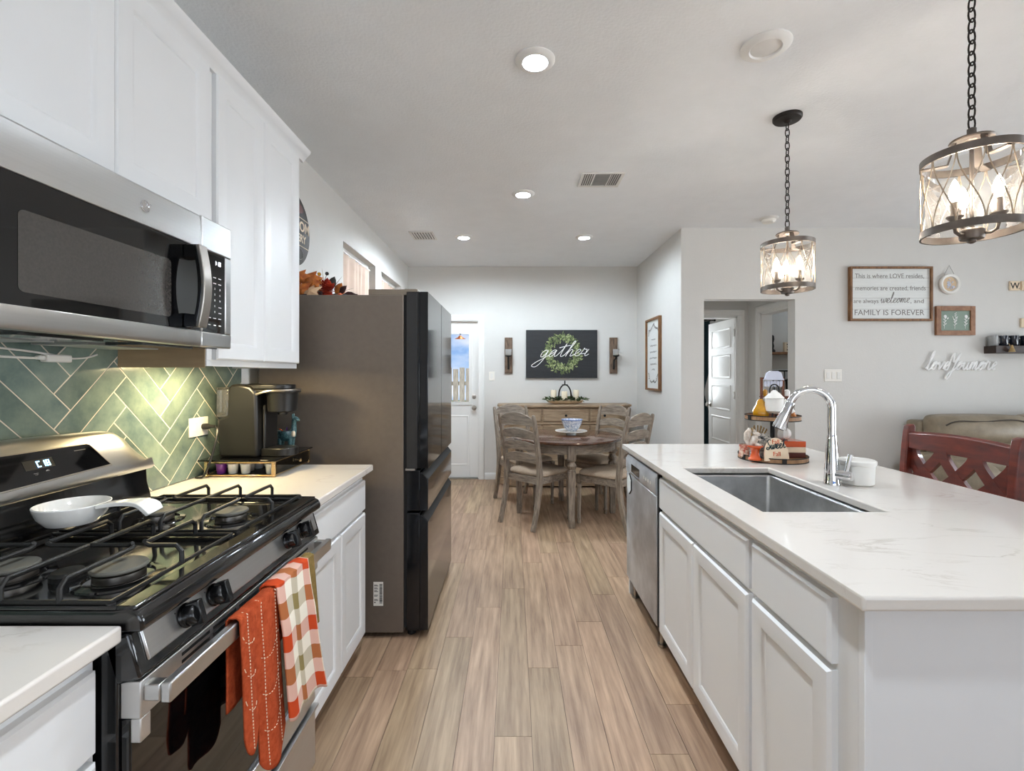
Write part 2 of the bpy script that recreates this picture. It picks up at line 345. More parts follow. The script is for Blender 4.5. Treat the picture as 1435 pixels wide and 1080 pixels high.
        s.face([mid[3], lft[2], tip], m); s.face([mid[3], tip, rgt[2]], m)
        return s
    def text(s, body, size, f, m=0, ext=.0015, align='CENTER', weight=0.0, sx=1.0):
        cu = D.curves.new('t', 'FONT'); cu.body = body; cu.size = size; cu.extrude = ext/2; cu.align_x = align; cu.offset = weight; cu.resolution_u = 3
        ob = D.objects.new('t', cu); COL.objects.link(ob); bpy.context.view_layer.update()
        me = ob.evaluated_get(bpy.context.evaluated_depsgraph_get()).to_mesh()
        vs = [s.bm.verts.new(f(v.co.x*sx, v.co.y, v.co.z+ext/2)) for v in me.vertices]
        for p in me.polygons: s.face([vs[i] for i in p.vertices], m)
        ob.to_mesh_clear(); D.objects.remove(ob); D.curves.remove(cu)
        return s

def obj(name, mb, mats, parent=None, bevel=0.0, smooth=38, solid=0.0, sub=0, label=None, segs=2, recalc=True):
    bm = mb.bm
    if recalc: bmesh.ops.recalc_face_normals(bm, faces=bm.faces[:])
    me = D.meshes.new(name); bm.to_mesh(me); bm.free()
    for k in (mats if isinstance(mats, (list, tuple)) else [mats]): me.materials.append(MT[k] if isinstance(k, str) else k)
    if smooth:
        me.polygons.foreach_set('use_smooth', [True]*len(me.polygons)); me.set_sharp_from_angle(angle=math.radians(smooth))
    o = D.objects.new(name, me); COL.objects.link(o)
    if solid:
        md = o.modifiers.new('solid', 'SOLIDIFY'); md.thickness = solid; md.offset = 0
    if bevel:
        md = o.modifiers.new('bevel', 'BEVEL'); md.width = bevel; md.segments = segs; md.limit_method = 'ANGLE'; md.angle_limit = math.radians(40); md.harden_normals = False
    if sub:
        md = o.modifiers.new('sub', 'SUBSURF'); md.levels = sub; md.render_levels = sub
    if parent is not None:
        o.parent = parent
        if parent.type == 'EMPTY' and parent.get('_w'):
            o.matrix_parent_inverse = Matrix.Translation(-Vector(parent.location))
    if label: o['label'] = label
    return o
def thing(name, label, cat, loc=(0,0,0), rz=0.0, group=None, world=True):
    """Empty at the base of a thing; with world=True its parts are given in world coordinates"""
    o = D.objects.new(name, None); COL.objects.link(o); o.location = loc; o.rotation_euler = (0, 0, rz); o.empty_display_size = .05
    o['label'] = label; o['category'] = cat
    if group: o['group'] = group
    if world: o['_w'] = 1
    return o
def tag(o, label, cat, group=None, kind=None):
    o['label'] = label; o['category'] = cat
    if group: o['group'] = group
    if kind: o['kind'] = kind
    return o
def struct(o):
    o['kind'] = 'structure'; return o
def copy_tree(o, parent=None):
    c = o.copy(); COL.objects.link(c)
    if parent is not None: c.parent = parent
    for ch in [x for x in D.objects if x.parent == o and x != c]: copy_tree(ch, c)
    return c

# cursive strokes (x height = 1)
CUR = {
 'e': ([(0,.15),(.35,.45),(.62,.8),(.45,1),(.2,.75),(.18,.3),(.4,0),(.7,.12)], .75),
 'a': ([(.65,.85),(.4,1),(.12,.6),(.15,.1),(.4,.05),(.65,.6),(.7,.95),(.68,.3),(.8,.02),(1,.15)], 1.0),
 'g': ([(.65,.85),(.4,1),(.12,.6),(.15,.1),(.4,.05),(.65,.6),(.72,.95),(.62,-.5),(.2,-1.4),(-.35,-1.3),(-.1,-.8),(.6,-.2),(1,.2)], 1.0),
 't': ([(0,.15),(.35,1.0),(.5,1.9),(.42,.8),(.45,.1),(.65,0),(.85,.2)], .85),
 'h': ([(0,.15),(.35,1.2),(.55,2.1),(.4,2.2),(.3,1.5),(.25,0),(.3,.5),(.55,1),(.75,.8),(.72,.15),(.85,0),(1.05,.2)], 1.05),
 'r': ([(0,.15),(.16,.8),(.2,1.15),(.34,.95),(.56,.97),(.62,.6),(.64,.12),(.8,0),(1.05,.25)], 1.0),
 'l': ([(0,.15),(.4,1.2),(.5,2.2),(.32,2.2),(.25,1),(.3,.1),(.5,0),(.75,.2)], .72),
 'o': ([(.55,.95),(.25,.9),(.1,.4),(.35,0),(.65,.3),(.6,.85),(.45,.95),(.7,.8),(.95,.85)], .9),
 'v': ([(0,.6),(.15,.95),(.25,.6),(.35,.05),(.6,.5),(.7,.95),(.95,.85)], .9),
 'Y': ([(0,1.6),(.15,2.1),(.3,1.6),(.45,1.0),(.75,1.2),(1.05,2.1),(.85,.8),(.6,-.6),(.3,-1.2),(.1,-.9),(.4,-.3),(1.1,.2)], 1.1),
 'u': ([(0,.3),(.15,.95),(.15,.3),(.35,0),(.6,.4),(.7,.95),(.7,.2),(.85,0),(1.05,.2)], 1.0),
 'm': ([(0,.2),(.15,1),(.15,0),(.3,.7),(.45,1),(.55,.6),(.55,0),(.7,.7),(.88,1),(.98,.6),(.98,.1),(1.1,0),(1.3,.2)], 1.3),
 'w': ([(0,.5),(.15,.95),(.2,.3),(.35,0),(.55,.4),(.6,.9),(.65,.3),(.8,0),(1.0,.5),(1.05,.95),(1.3,.85)], 1.25),
 'c': ([(.6,.8),(.4,1),(.12,.6),(.2,.1),(.45,0),(.75,.2)], .75),
 'S': ([(1,1.9),(.7,2.1),(.3,1.8),(.5,1.2),(.85,.7),(.6,.05),(.1,.2),(.2,.5),(.9,.3)], 1.0),
}
def catmull(P, k=5):
    out = []; N = len(P)
    for i in range(N-1):
        p0, p1, p2, p3 = P[max(i-1,0)], P[i], P[i+1], P[min(i+2,N-1)]
        for j in range(k):
            t = j/k
            out.append(tuple(.5*((2*b)+(-a+c)*t+(2*a-5*b+4*c-d)*t*t+(-a+3*b-3*c+d)*t**3) for a, b, c, d in zip(p0, p1, p2, p3)))
    out.append(P[-1]); return out
def cursive(mb, word, f, width, ythick, r, m=0, slant=.25, depth=None, ysc=1.0, emb=None):
    """one continuous pen stroke spelling word, fitted to width; r = pen radius; depth = offset from the surface"""
    x = 0; P = []; extra = []
    for ch in word:
        pts, adv = CUR[ch]
        P += [(x+a, b) for a, b in pts]
        if ch == 't': extra.append([(x-.15, 1.3), (x+.5, 1.5), (x+1.0, 1.62)])
        x += adv
    k = width/x
    for i_, path in enumerate([P]+extra):
        q = catmull([((a + slant*b)*k, b*k*ysc) for a, b in path], 5)
        (emb if (emb and i_) else mb).tube([f(a, b, depth if depth is not None else r) for a, b in q], r, 6, m, flat=1.0)
    return mb
SEG = {'0':'abcdef','1':'bc','2':'abged','3':'abgcd','4':'fgbc','5':'afgcd','6':'afgedc','7':'abc','8':'abcdefg','9':'abcfgd','C':'afed'}
def seven(mb, s, f, a0, b0, h, m=0):
    w = h*.55; t = h*.13; x = a0
    for ch in s:
        if ch == ':':
            mb.fbox(f, x, x+t, b0+h*.25, b0+h*.25+t, 0, .0008, m); mb.fbox(f, x, x+t, b0+h*.65, b0+h*.65+t, 0, .0008, m); x += t*2.4; continue
        R = {'a':(0,w,h-t,h),'d':(0,w,0,t),'g':(0,w,h/2-t/2,h/2+t/2),'f':(0,t,h/2,h),'e':(0,t,0,h/2),'b':(w-t,w,h/2,h),'c':(w-t,w,0,h/2)}
        for q in SEG.get(ch, ''):
            p = R[q]; mb.fbox(f, x+p[0], x+p[1], b0+p[2], b0+p[3], 0, .0008, m)
        x += w*1.35
    return mb
def shaker(mb, f, a0, a1, b0, b1, t=.02, rail=.055, ch=.005, deep=.009, flat=False, m=0):
    """framed door (or plain slab front) with chamfered edges on frame f, back at c=0, face at c=t"""
    def R(i, c): return [f(a0+i, b0+i, c), f(a1-i, b0+i, c), f(a1-i, b1-i, c), f(a0+i, b1-i, c)]
    rings = [R(0, 0), R(0, t-ch), R(ch, t)]
    if not flat: rings += [R(rail, t), R(rail+.004, t-.003), R(rail+.007, t-.004), R(rail+.012, t-deep)]
    mb.loft(rings, m, True); return mb
# ------------------------------------------------------------------ the setting
H = 2.743; XL = -1.355; YB = 6.077; YR = 4.484; XD = 1.60
def wall(name, boxes, m='wall'):
    b = MB()
    for q in boxes: b.box(*q)
    return struct(obj(name, b, m))
# planks: each plank its own piece of the floor mesh, with a tint of its own
def floor():
    b = MB(); lay = b.bm.faces.layers.int.new('pl'); rnd = random.Random(5)
    pw = .1387; L = 1.215; known = {0:1.71, 1:2.12, 2:2.30, 3:2.526, 4:1.628, 5:1.88, -1:2.683, -2:2.372, -3:2.113}
    tints = []
    b.box(-1.5, 6.7, -3.3, 7.8, -.06, -.004, 1)
    for f in b.bm.faces: f[lay] = 0
    tints.append((.5, .5, .5, 1)); k = -10
    while -.0690+pw*k < 6.6:
        x0 = -.0690+pw*k; ph = known.get(k, rnd.uniform(0, L)) % L; y = -3.6+ph - L
        while y < 7.8:
            y0 = max(y, -3.2); y1 = min(y+L, 7.7)
            if y1 > y0+.01:
                nf = len(b.bm.faces); g = .0009
                P = [(max(x0+g,-1.45), y0+g), (x0+pw-g, y0+g), (x0+pw-g, y1-g), (max(x0+g,-1.45), y1-g)]
                v = [b.bm.verts.new((a, c, 0)) for a, c in P]; w = [b.bm.verts.new((a, c, -.004)) for a, c in P]
                tints.append((rnd.random(), rnd.random(), rnd.random(), 1))
                for f in [b.face(v, 0)]+[b.face([w[i], w[(i+1)%4], v[(i+1)%4], v[i]], 0) for i in range(4)]:
                    if f: f[lay] = len(tints)-1
            y += L
        k += 1
    return b, tints, lay
def with_tint(o, name_layer, tints):
    me = o.data; idx = [d.value for d in me.attributes[name_layer].data]
    at = me.attributes.new('tint', 'FLOAT_COLOR', 'FACE')
    for i, q in enumerate(idx): at.data[i].color = tints[q]
b, tints, _ = floor(); fl = struct(obj('floor', b, ['plank', 'gap'], smooth=0, recalc=False)); with_tint(fl, 'pl', tints)
for o in (fl,):
    bm = bmesh.new(); bm.from_mesh(o.data); bmesh.ops.recalc_face_normals(bm, faces=bm.faces[:]); bm.to_mesh(o.data); bm.free()
wall('ceiling', [(-1.5, 6.8, -3.4, 7.85, H, H+.1)], 'ceil')
# left wall with two high windows
W1 = (3.756, 4.64); W2 = (4.845, 5.707); WZ = (1.05, 2.415)
wall('wall_left', [(XL-.13, XL, -3.3, W1[0], 0, H), (XL-.13, XL, W1[1], W2[0], 0, H), (XL-.13, XL, W2[1], YB+.12, 0, H),
                   (XL-.13, XL, W1[0], W1[1], 0, WZ[0]), (XL-.13, XL, W2[0], W2[1], 0, WZ[0]),
                   (XL-.13, XL, W1[0], W1[1], WZ[1], H), (XL-.13, XL, W2[0], W2[1], WZ[1], H)])
DX0, DX1, DZ = -1.277, -.446, 2.045
wall('wall_back', [(XL-.13, DX0, YB, YB+.12, 0, H), (DX1, XD+.1, YB, YB+.12, 0, H), (DX0, DX1, YB, YB+.12, DZ, H)])
wall('wall_dining_right', [(XD, XD+.12, YR, YB+.12, 0, H)])
HX0, HX1, HZ = 1.817, 2.685, 2.067
wall('wall_living', [(XD+.12, HX0, YR, YR+.12, 0, H), (HX1, 6.7, YR, YR+.12, 0, H), (HX0, HX1, YR, YR+.12, HZ, H)])
HY = 5.6; BD0, BD1 = 1.845, 2.665
wall('wall_hall_far', [(XD+.12, BD0, HY, HY+.12, 0, H), (BD1, 4.6, HY, HY+.12, 0, H), (BD0, BD1, HY, HY+.12, 2.04, H)])
wall('wall_hall_left', [(XD+.12, XD+.2, YR+.12, HY, 0, H)])
LX = 2.79; LY0, LY1 = 4.625, 5.31
wall('wall_hall_right', [(LX, LX+.12, LY1, HY, 0, H), (LX, LX+.12, YR+.12, LY0, 0, H), (LX, LX+.12, LY0, LY1, 2.04, H)])
wall('wall_laundry_right', [(4.5, 4.6, YR+.12, HY, 0, H)])
wall('wall_bedroom_back', [(1.7, 2.1, 7.6, 7.7, 0, H), (3.0, 4.6, 7.6, 7.7, 0, H), (2.1, 3.0, 7.6, 7.7, 0, .9), (2.1, 3.0, 7.6, 7.7, 2.1, H)])
wall('wall_bedroom_left', [(1.74, 1.84, HY+.12, 7.7, 0, H)]); wall('wall_bedroom_right', [(4.5, 4.6, HY+.12, 7.7, 0, H)])
wall('wall_right', [(6.6, 6.7, -3.3, -.9, 0, H), (6.6, 6.7, 3.3, YR+.12, 0, H), (6.6, 6.7, -.9, 3.3, 0, .55), (6.6, 6.7, -.9, 3.3, 2.45, H)])
wall('wall_rear', [(XL-.13, -.5, -3.3, -3.2, 0, H), (3.1, 6.7, -3.3, -3.2, 0, H), (-.5, 3.1, -3.3, -3.2, 0, .5), (-.5, 3.1, -3.3, -3.2, 2.4, H)])
def window(name, f, w, h, bars, d=.05):
    t = D.objects.new(name, None); COL.objects.link(t); t['kind'] = 'structure'
    b = MB(); e = .05
    for q in ((0,w,0,e),(0,w,h-e,h),(0,e,e,h-e),(w-e,w,e,h-e)): b.fbox(f, *q, 0, d)
    for k in range(1, bars): b.fbox(f, w*k/bars-.025, w*k/bars+.025, e, h-e, 0, d)
    b.fbox(f, e, w-e, h/2-.02, h/2+.02, .005, d-.005)
    obj('window_frame', b, 'trim', t)
    g = MB(); g.fbox(f, e*.8, w-e*.8, e*.8, h-e*.8, d*.4, d*.4+.006); obj('pane', g, 'glass', t)
window('window_1', frame((XL-.12, W1[0], WZ[0]), (0,1,0), (0,0,1)), W1[1]-W1[0], WZ[1]-WZ[0], 1)
window('window_2', frame((XL-.12, W2[0], WZ[0]), (0,1,0), (0,0,1)), W2[1]-W2[0], WZ[1]-WZ[0], 1)
window('window_3', frame((6.66, 3.3, .55), (0,-1,0), (0,0,1)), 4.2, 1.9, 3)  # unseen living-room window, put in so daylight can enter
window('window_4', frame((3.1, -3.26, .5), (-1,0,0), (0,0,1)), 3.6, 1.9, 3)  # unseen window behind the camera, put in to light the kitchen
window('window_5', frame((2.1, 7.68, .9), (1,0,0), (0,0,1)), .9, 1.2, 1)
def baseboard(name, f, a0, a1, h=.083):
    b = MB(); b.prism(lambda p, q, c: f(c, q, p), [(0,0),(.014,0),(.014,h-.02),(.009,h-.006),(.005,h),(0,h)], a0, a1); struct(obj(name, b, 'trim'))
FB = frame((0, YB, 0), (1,0,0), (0,0,1)); FD = frame((XD, 0, 0), (0,-1,0), (0,0,1)); FR = frame((0, YR, 0), (1,0,0), (0,0,1)); FL = frame((XL, 0, 0), (0,1,0), (0,0,1))
baseboard('baseboard_back', FB, -.365, XD); baseboard('baseboard_dining_right', FD, -YB, -YR); baseboard('baseboard_living', FR, HX1, 6.6)
baseboard('baseboard_left', FL, 3.4, YB)
def casing(name, f, a0, a1, h, w=.082):
    """door trim with a stepped profile round an opening a0..a1"""
    b = MB()
    for i0, i1, d in ((0, w, .012), (.012, w-.004, .017), (.05, w-.008, .021)):
        b.fbox(f, a0-i1, a0-i0, 0, h+i0, 0, d); b.fbox(f, a1+i0, a1+i1, 0, h+i0, 0, d); b.fbox(f, a0-i1, a1+i1, h+i0, h+i1, 0, d)
    struct(obj(name, b, 'trim', bevel=.002, segs=1))
casing('trim_1', FB, DX0, DX1, DZ, .075)
casing('trim_2', frame((0, HY, 0), (1,0,0), (0,0,1)), BD0, BD1, 2.04)
casing('trim_3', frame((LX, 0, 0), (0,-1,0), (0,0,1)), -LY1, -LY0, 2.04)
b = MB(); b.box(BD1-.018, BD1, HY, HY+.12, 0, 2.04); b.box(BD0, BD0+.018, HY, HY+.12, 0, 2.04); b.box(BD0, BD1, HY, HY+.12, 2.022, 2.04); struct(obj('trim_4', b, 'trim'))
b = MB(); b.box(LX, LX+.12, LY1-.018, LY1, 0, 2.04); b.box(LX, LX+.12, LY0, LY0+.018, 0, 2.04); b.box(LX, LX+.12, LY0, LY1, 2.022, 2.04); struct(obj('trim_5', b, 'trim'))
# dining exterior door: half glass
t = D.objects.new('door_1', None); COL.objects.link(t); t['kind'] = 'structure'
f = frame((DX0, YB+.05, 0), (1,0,0), (0,0,1)); w = DX1-DX0; g0, g1, gz0, gz1 = .115, .715, .985, 1.885
b = MB(); e = .008
b.fbox(f, e, g0, .014, 2.035, -.04, 0); b.fbox(f, g1, w-e, .014, 2.035, -.04, 0); b.fbox(f, g0, g1, .014, gz0, -.04, 0); b.fbox(f, g0, g1, gz1, 2.035, -.04, 0)
for a in (.13, .435):
    for r in ((.0, .012), (.03, .006)): pass
    P = (a, a+.265, .17, .82)
    b.loft([[f(P[0]+i, P[2]+i, c), f(P[1]-i, P[2]+i, c), f(P[1]-i, P[3]-i, c), f(P[0]+i, P[3]-i, c)] for i, c in ((0, 0), (.004, .007), (.014, .007), (.022, .001), (.05, .006))], 0, True)
obj('door_panel', b, 'trim', t, bevel=.0015, segs=1)
b = MB()
for q in ((g0-.03, g0+.012, gz0-.03, gz1+.03), (g1-.012, g1+.03, gz0-.03, gz1+.03), (g0, g1, gz0-.03, gz0+.012), (g0, g1, gz1-.012, gz1+.03)): b.fbox(f, *q, -.004, .012)
obj('glass_frame', b, 'trim', t, bevel=.003)
b = MB(); b.fbox(f, g0, g1, gz0, gz1, -.022, -.016); obj('pane', b, 'glass', t)
for z, r, nm in ((1.062, .028, 'deadbolt'), (.918, .03, 'door_knob')):
    b = MB(); c = f(w-.061, z, 0)
    if nm == 'deadbolt': b.lathe([(.029,0),(.029,.008),(.022,.013)], c, 20, 0, (0,-1,0)); b.fbox(f, w-.067, w-.055, z-.018, z+.018, .013, .024)
    else: b.lathe([(.031,0),(.031,.006),(.012,.012),(.011,.03),(.024,.038),(.029,.05),(.026,.06),(.012,.066)], c, 20, 0, (0,-1,0))
    obj(nm, b, 'nickel', t)
b = MB(); b.box(DX0, DX1, YB, YB+.12, 0, .012); struct(obj('trim_6', b, 'nickel'))
b = MB(); b.box(DX0, DX1, YB+.001, YB+.118, 2.036, DZ+.002); b.box(DX0-.002, DX0+.0075, YB+.001, YB+.118, .012, 2.036); b.box(DX1-.0075, DX1+.002, YB+.001, YB+.118, .012, 2.036); struct(obj('trim_7', b, 'trim'))
# open bedroom door, four raised panels, standing in the bedroom at a right angle to its opening
t = D.objects.new('door_2', None); COL.objects.link(t); t['kind'] = 'structure'
dy0 = HY+.03; dw = .74; f = frame((BD1-.02, dy0+dw, 0), (0,-1,0), (0,0,1))   # seen face looks to -x
b = MB(); b.fbox(f, 0, dw, .012, 2.025, -.035, 0)
for z0, z1 in ((.10, .42), (.50, .82), (.90, 1.22), (1.30, 1.60), (1.68, 1.93)):
    P = (.1, dw-.1, z0, z1)
    b.loft([[f(P[0]+i, P[2]+i, c), f(P[1]-i, P[2]+i, c), f(P[1]-i, P[3]-i, c), f(P[0]+i, P[3]-i, c)] for i, c in ((0, 0), (.006, .007), (.016, .007), (.026, .001), (.055, .007))], 0, True)
obj('door_panel', b, 'trim', t)
b = MB(); c = f(.06, .95, 0); b.lathe([(.03,0),(.03,.006),(.011,.012),(.011,.03),(.024,.036),(.028,.048),(.024,.058)], c, 18, 0, (-1,0,0)); obj('door_knob', b, 'nickel', t)
for z in (.3, 1.1, 1.85):
    b = MB(); b.cyl((BD1-.022, HY+.022, z-.045), (BD1-.022, HY+.022, z+.045), .006, n=10); b.box(BD1-.021, BD1-.018, HY+.03, HY+.06, z-.045, z+.045); obj('hinge', b, 'nickel', t)

# outside, seen through the dining door
b = MB(); b.box(-14, 14, 6.25, 26, -.12, -.05); struct(obj('ground', b, 'grass', smooth=0))
b = MB()
for k in range(64):
    x = -5+k*.15; h = 1.5+.02*math.sin(k*2.3); b.box(x, x+.118, 11.0, 11.02, -.05, h)
for z in (.35, 1.1): b.box(-5, 4.6, 11.02, 11.06, z, z+.09)
tag(obj('picket_fence', b, 'fence', smooth=0), 'weathered grey wooden fence outside the dining door window', 'fence')
t = thing('hanging_ornament', 'small copper ornament hanging near the top of the glass in the dining door', 'ornament', (-.685, YB+.03, 1.8))
f = frame((-.685, YB+.02, 1.815), (1,0,0), (0,0,1))
b = MB(); b.lathe([(.008,.045),(.02,.038),(.03,.022),(.07,.004),(.07,0)], (-.685, YB+.022, 1.81), 18, 0, (0,0,1), sy=.25); obj('shade', b, 'copper', t)
b = MB(); b.cyl((-.685, YB+.022, 1.855), (-.685, YB+.03, 1.872), .002, n=6); b.lathe([(.012,0),(.009,.004),(.003,.007)], (-.685, YB+.034, 1.872), 12, 0, (0,-1,0)); obj('suction_cup', b, 'water', t)

# curtains in the two window recesses: each on its own rod
def curtain(y0, y1, label, gap):
    t = thing('curtain', label, 'curtain', (XL-.055, (y0+y1)/2, WZ[0]), group=None)
    zt = WZ[1]-.05
    def fn(u, v):
        y = y0+.015+(y1-y0-.03)*u; z = zt-(zt-WZ[0]-.02)*v
        if u < .12: y += gap*v*v*(1-u/.12)
        sl = .10*v*math.sin(PI*u)
        return (XL-.06+.010*math.sin(u*46+2.2*v+1.5*math.sin(u*9))+.006*math.sin(u*17-v*3), y, z-.02*math.sin(u*7)*v+0*sl)
    b = MB(); b.grid(fn, 90, 14); obj('cloth', b, 'curtain', t, smooth=60, solid=.002)
    b = MB(); b.cyl((XL-.06, y0, zt+.008), (XL-.06, y1, zt+.008), .008, n=10); obj('rod', b, 'trim', t)
curtain(W1[0], W1[1], 'taupe curtain filling the high wall window nearest the fridge top', .09)
curtain(W2[0], W2[1], 'taupe curtain filling the high wall window nearest the dining corner', .0)
# bedroom curtain
t = thing('curtain', 'dark teal curtain tied back beside the bedroom window, beyond the open door', 'curtain', (3.0, 7.5, 0))
def fn(u, v):
    w = .16*(1-.55*math.exp(-((v-.55)/.12)**2)); x = 2.86+.30*0+w*(u-.5)*2+.0
    return (x+.12, 7.5+.02*math.sin(u*26), 2.2-2.05*v)
b = MB(); b.grid(fn, 40, 40); obj('cloth', b, 'tealcurtain', t, solid=.003, smooth=60)
b = MB(); b.cyl((1.95, 7.5, 2.215), (3.2, 7.5, 2.215), .01, n=10); b.ball((3.21, 7.5, 2.215), .02, 12); b.cyl((1.97,7.5,2.215),(1.97,7.601,2.215),.006,n=8); b.cyl((3.17,7.5,2.215),(3.17,7.601,2.215),.006,n=8); obj('rod', b, 'iron', t)
# laundry shelf and what is on it
t = thing('wall_shelf', 'wooden shelf with black coat hooks below it in the room beyond the hall', 'shelf', (3.25, HY-.08, 1.4))
b = MB(); b.box(2.95, 4.1, HY-.17, HY-.001, 1.585, 1.61); obj('board', b, 'framewood2', t, bevel=.002)
b = MB(); b.box(2.97, 4.05, HY-.018, HY-.001, 1.30, 1.415); obj('hook_rail', b, 'ceil', t)
b = MB(); b.box(2.97, 4.05, HY-.024, HY-.018, 1.385, 1.40); obj('rail_bar', b, 'blackmatte', t)
for k in range(7):
    x = 3.06+k*.075; b = MB()
    b.tube([(x, HY-.018, 1.395), (x, HY-.03, 1.385), (x, HY-.035, 1.33), (x-.012, HY-.045, 1.285), (x-.006, HY-.07, 1.27), (x+.004, HY-.085, 1.30)], .0055, 6); obj('hook', b, 'blackmatte', t)
t = thing('laundry_sign', 'small cream block sign with dark writing on the shelf beyond the hall', 'sign', (3.2, HY-.09, 1.61))
b = MB(); b.box(3.16, 3.33, HY-.12, HY-.085, 1.611, 1.725); obj('block', b, 'creamwood', t)
b = MB(); f = frame((3.245, HY-.12, 1.611), (1,0,0), (0,0,1))
b.fbox(f, -.06, .06, .082, .096, 0, .001); b.fbox(f, -.055, .055, .055, .066, 0, .001); b.fbox(f, -.06, -.02, .02, .034, 0, .001); b.fbox(f, .0, .055, .02, .034, 0, .001); obj('writing', b, 'inkdark', t)
t = tag(obj('shelf_figurine', MB().lathe([(.03,0),(.03,.02),(.012,.04),(.018,.07),(.01,.11),(.02,.15),(.015,.19),(.004,.2)], (3.03, HY-.1, 1.611), 14), 'inkdark'), 'dark turned figurine at the left end of the shelf beyond the hall', 'figurine')
b = MB()
def fn(u, v): return (3.2+.09*u+.01*math.sin(v*9), HY-.07+.018*math.sin(u*12), 1.29-.55*v)
b.grid(fn, 16, 10); tag(obj('hanging_bag', b, 'blackmatte', solid=.01), 'black bag hanging from the hooks beyond the hall', 'bag')

# ------------------------------------------------------------------ ceiling things
def downlight(x, y, label, on=True, r=.088, beam=None):
    t = thing('ceiling_light' if on else 'ceiling_cover', label, 'light' if on else 'ceiling cover', (x, y, H-.03))
    b = MB(); b.lathe([(r, 0), (r, -.004), (r-.012, -.013), (r*.64, -.015), (r*.60, -.010), (r*.60, 0)], (x, y, H), 36, caps=False); obj('trim_ring', b, 'trim', t)
    b = MB(); b.lathe([(r*.60, -.009), (r*.4, -.0115), (.003, -.012)], (x, y, H), 32, caps=True); obj('lens', b, 'lens' if on else 'vent', t)
    if on:
        half, pw_ = beam or (62, SPOT_K); l = D.lights.new('lamp_beam', 'SPOT'); l.energy = pw_; l.spot_size = math.radians(2*half); l.spot_blend = .75 if half < 70 else .45; l.shadow_soft_size = .05; l.color = (.78, .90, 1.0) if half > 70 else (.85, .93, 1.0)
        lo = D.objects.new('lamp_beam', l); COL.objects.link(lo); lo.parent = t; lo.location = (0, 0, .012); lo.rotation_euler = (0, 0, 0)
downlight(.098, 2.09, 'round recessed ceiling light nearest the camera, large and bright')
downlight(.077, 3.63, 'round recessed ceiling light in the middle of the ceiling, beside the square vent')
downlight(-.5, 4.77, 'round recessed ceiling light over the dining end, beside the small left vent', beam=(88, SPOT_D*1.35))
downlight(.72, 4.77, 'round recessed ceiling light over the dining table on the right', beam=(88, SPOT_D*.56))
downlight(1.073, 2.0, 'unlit round white ceiling cover between the nearest ceiling light and the pendants', False, .1)
for x, y in ((.09, .45), (3.6, 1.6), (3.9, 5.1)):  # unseen lamps, added to brighten the kitchen and side rooms
    downlight(x, y, 'added recessed ceiling light outside the picture, behind the camera or in a side room', beam=(62, SPOT_K) if y < 1 else (88, SPOT_D*(.09 if y > 3 else .6))); 
for o in list(D.objects):
    if o.name.startswith('ceiling_light') and 'outside the picture' in o.get('label', ''): o['group'] = 'added ceiling lights outside the picture'
def vent(x0, x1, y0, y1, label, kind):
    t = thing('air_vent', label, 'vent', ((x0+x1)/2, (y0+y1)/2, H-.02)); z = H; e = .022
    b = MB()
    b.box(x0, x1, y0, y0+e, z-.008, z); b.box(x0, x1, y1-e, y1, z-.008, z); b.box(x0, x0+e, y0+e, y1-e, z-.008, z); b.box(x1-e, x1, y0+e, y1-e, z-.008, z)
    if kind: b.box(x0+.09, x0+.098, y0+e, y1-e, z-.008, z); b.box(x1-.098, x1-.09, y0+e, y1-e, z-.008, z)
    obj('frame', b, 'vent', t, bevel=.002)
    b = MB(); b.box(x0+e, x1-e, y0+e, y1-e, z-.001, z); obj('backing', b, 'ventdark', t)
    b = MB()
    def sl(p, q, ax):
        c = Vector(p); 
        if ax == 'y': b.hexa([(c.x-.005,c.y,z-.008),(c.x-.003,c.y,z-.008),(c.x-.003,q,z-.008),(c.x-.005,q,z-.008),(c.x+.002,c.y,z-.001),(c.x+.004,c.y,z-.001),(c.x+.004,q,z-.001),(c.x+.002,q,z-.001)])
        else: b.hexa([(c.x,c.y-.005,z-.008),(q,c.y-.005,z-.008),(q,c.y-.003,z-.008),(c.x,c.y-.003,z-.008),(c.x,c.y+.002,z-.001),(q,c.y+.002,z-.001),(q,c.y+.004,z-.001),(c.x,c.y+.004,z-.001)])
    if kind:
        for k in range(4): sl((x0+.034+k*.015, y0+e, 0), y1-e, 'y'); sl((x1-.034-k*.015, y0+e, 0), y1-e, 'y')
        for k in range(13): sl((x0+.098, y0+e+.01+k*.0145, 0), x1-.098, 'x')
    else:
        for k in range(7): sl((x0+.04+k*.027, y0+e, 0), y1-e, 'y')
    obj('slats', b, 'vent', t, smooth=0)
vent(.475, .775, 3.24, 3.49, 'square white ceiling vent with three banks of slats beside the middle ceiling light', True)
vent(-1.02, -.78, 4.58, 4.86, 'small white ceiling vent with one row of slats in the far left corner', False)
t = thing('smoke_detector', 'round white smoke detector on the ceiling left of the far pendant chain', 'smoke detector', (2.28, 4.2, H-.04))
b = MB(); b.lathe([(.078,0),(.078,-.006),(.07,-.014),(.066,-.016)], (2.28,4.2,H), 30); obj('base', b, 'vent', t)
b = MB(); b.lathe([(.058,-.016),(.058,-.028),(.05,-.040),(.02,-.044),(.003,-.044)], (2.28,4.2,H), 30); b.lathe([(.012,-.04),(.01,-.048),(.002,-.049)], (2.3,4.17,H), 12); obj('cover', b, 'plate', t)

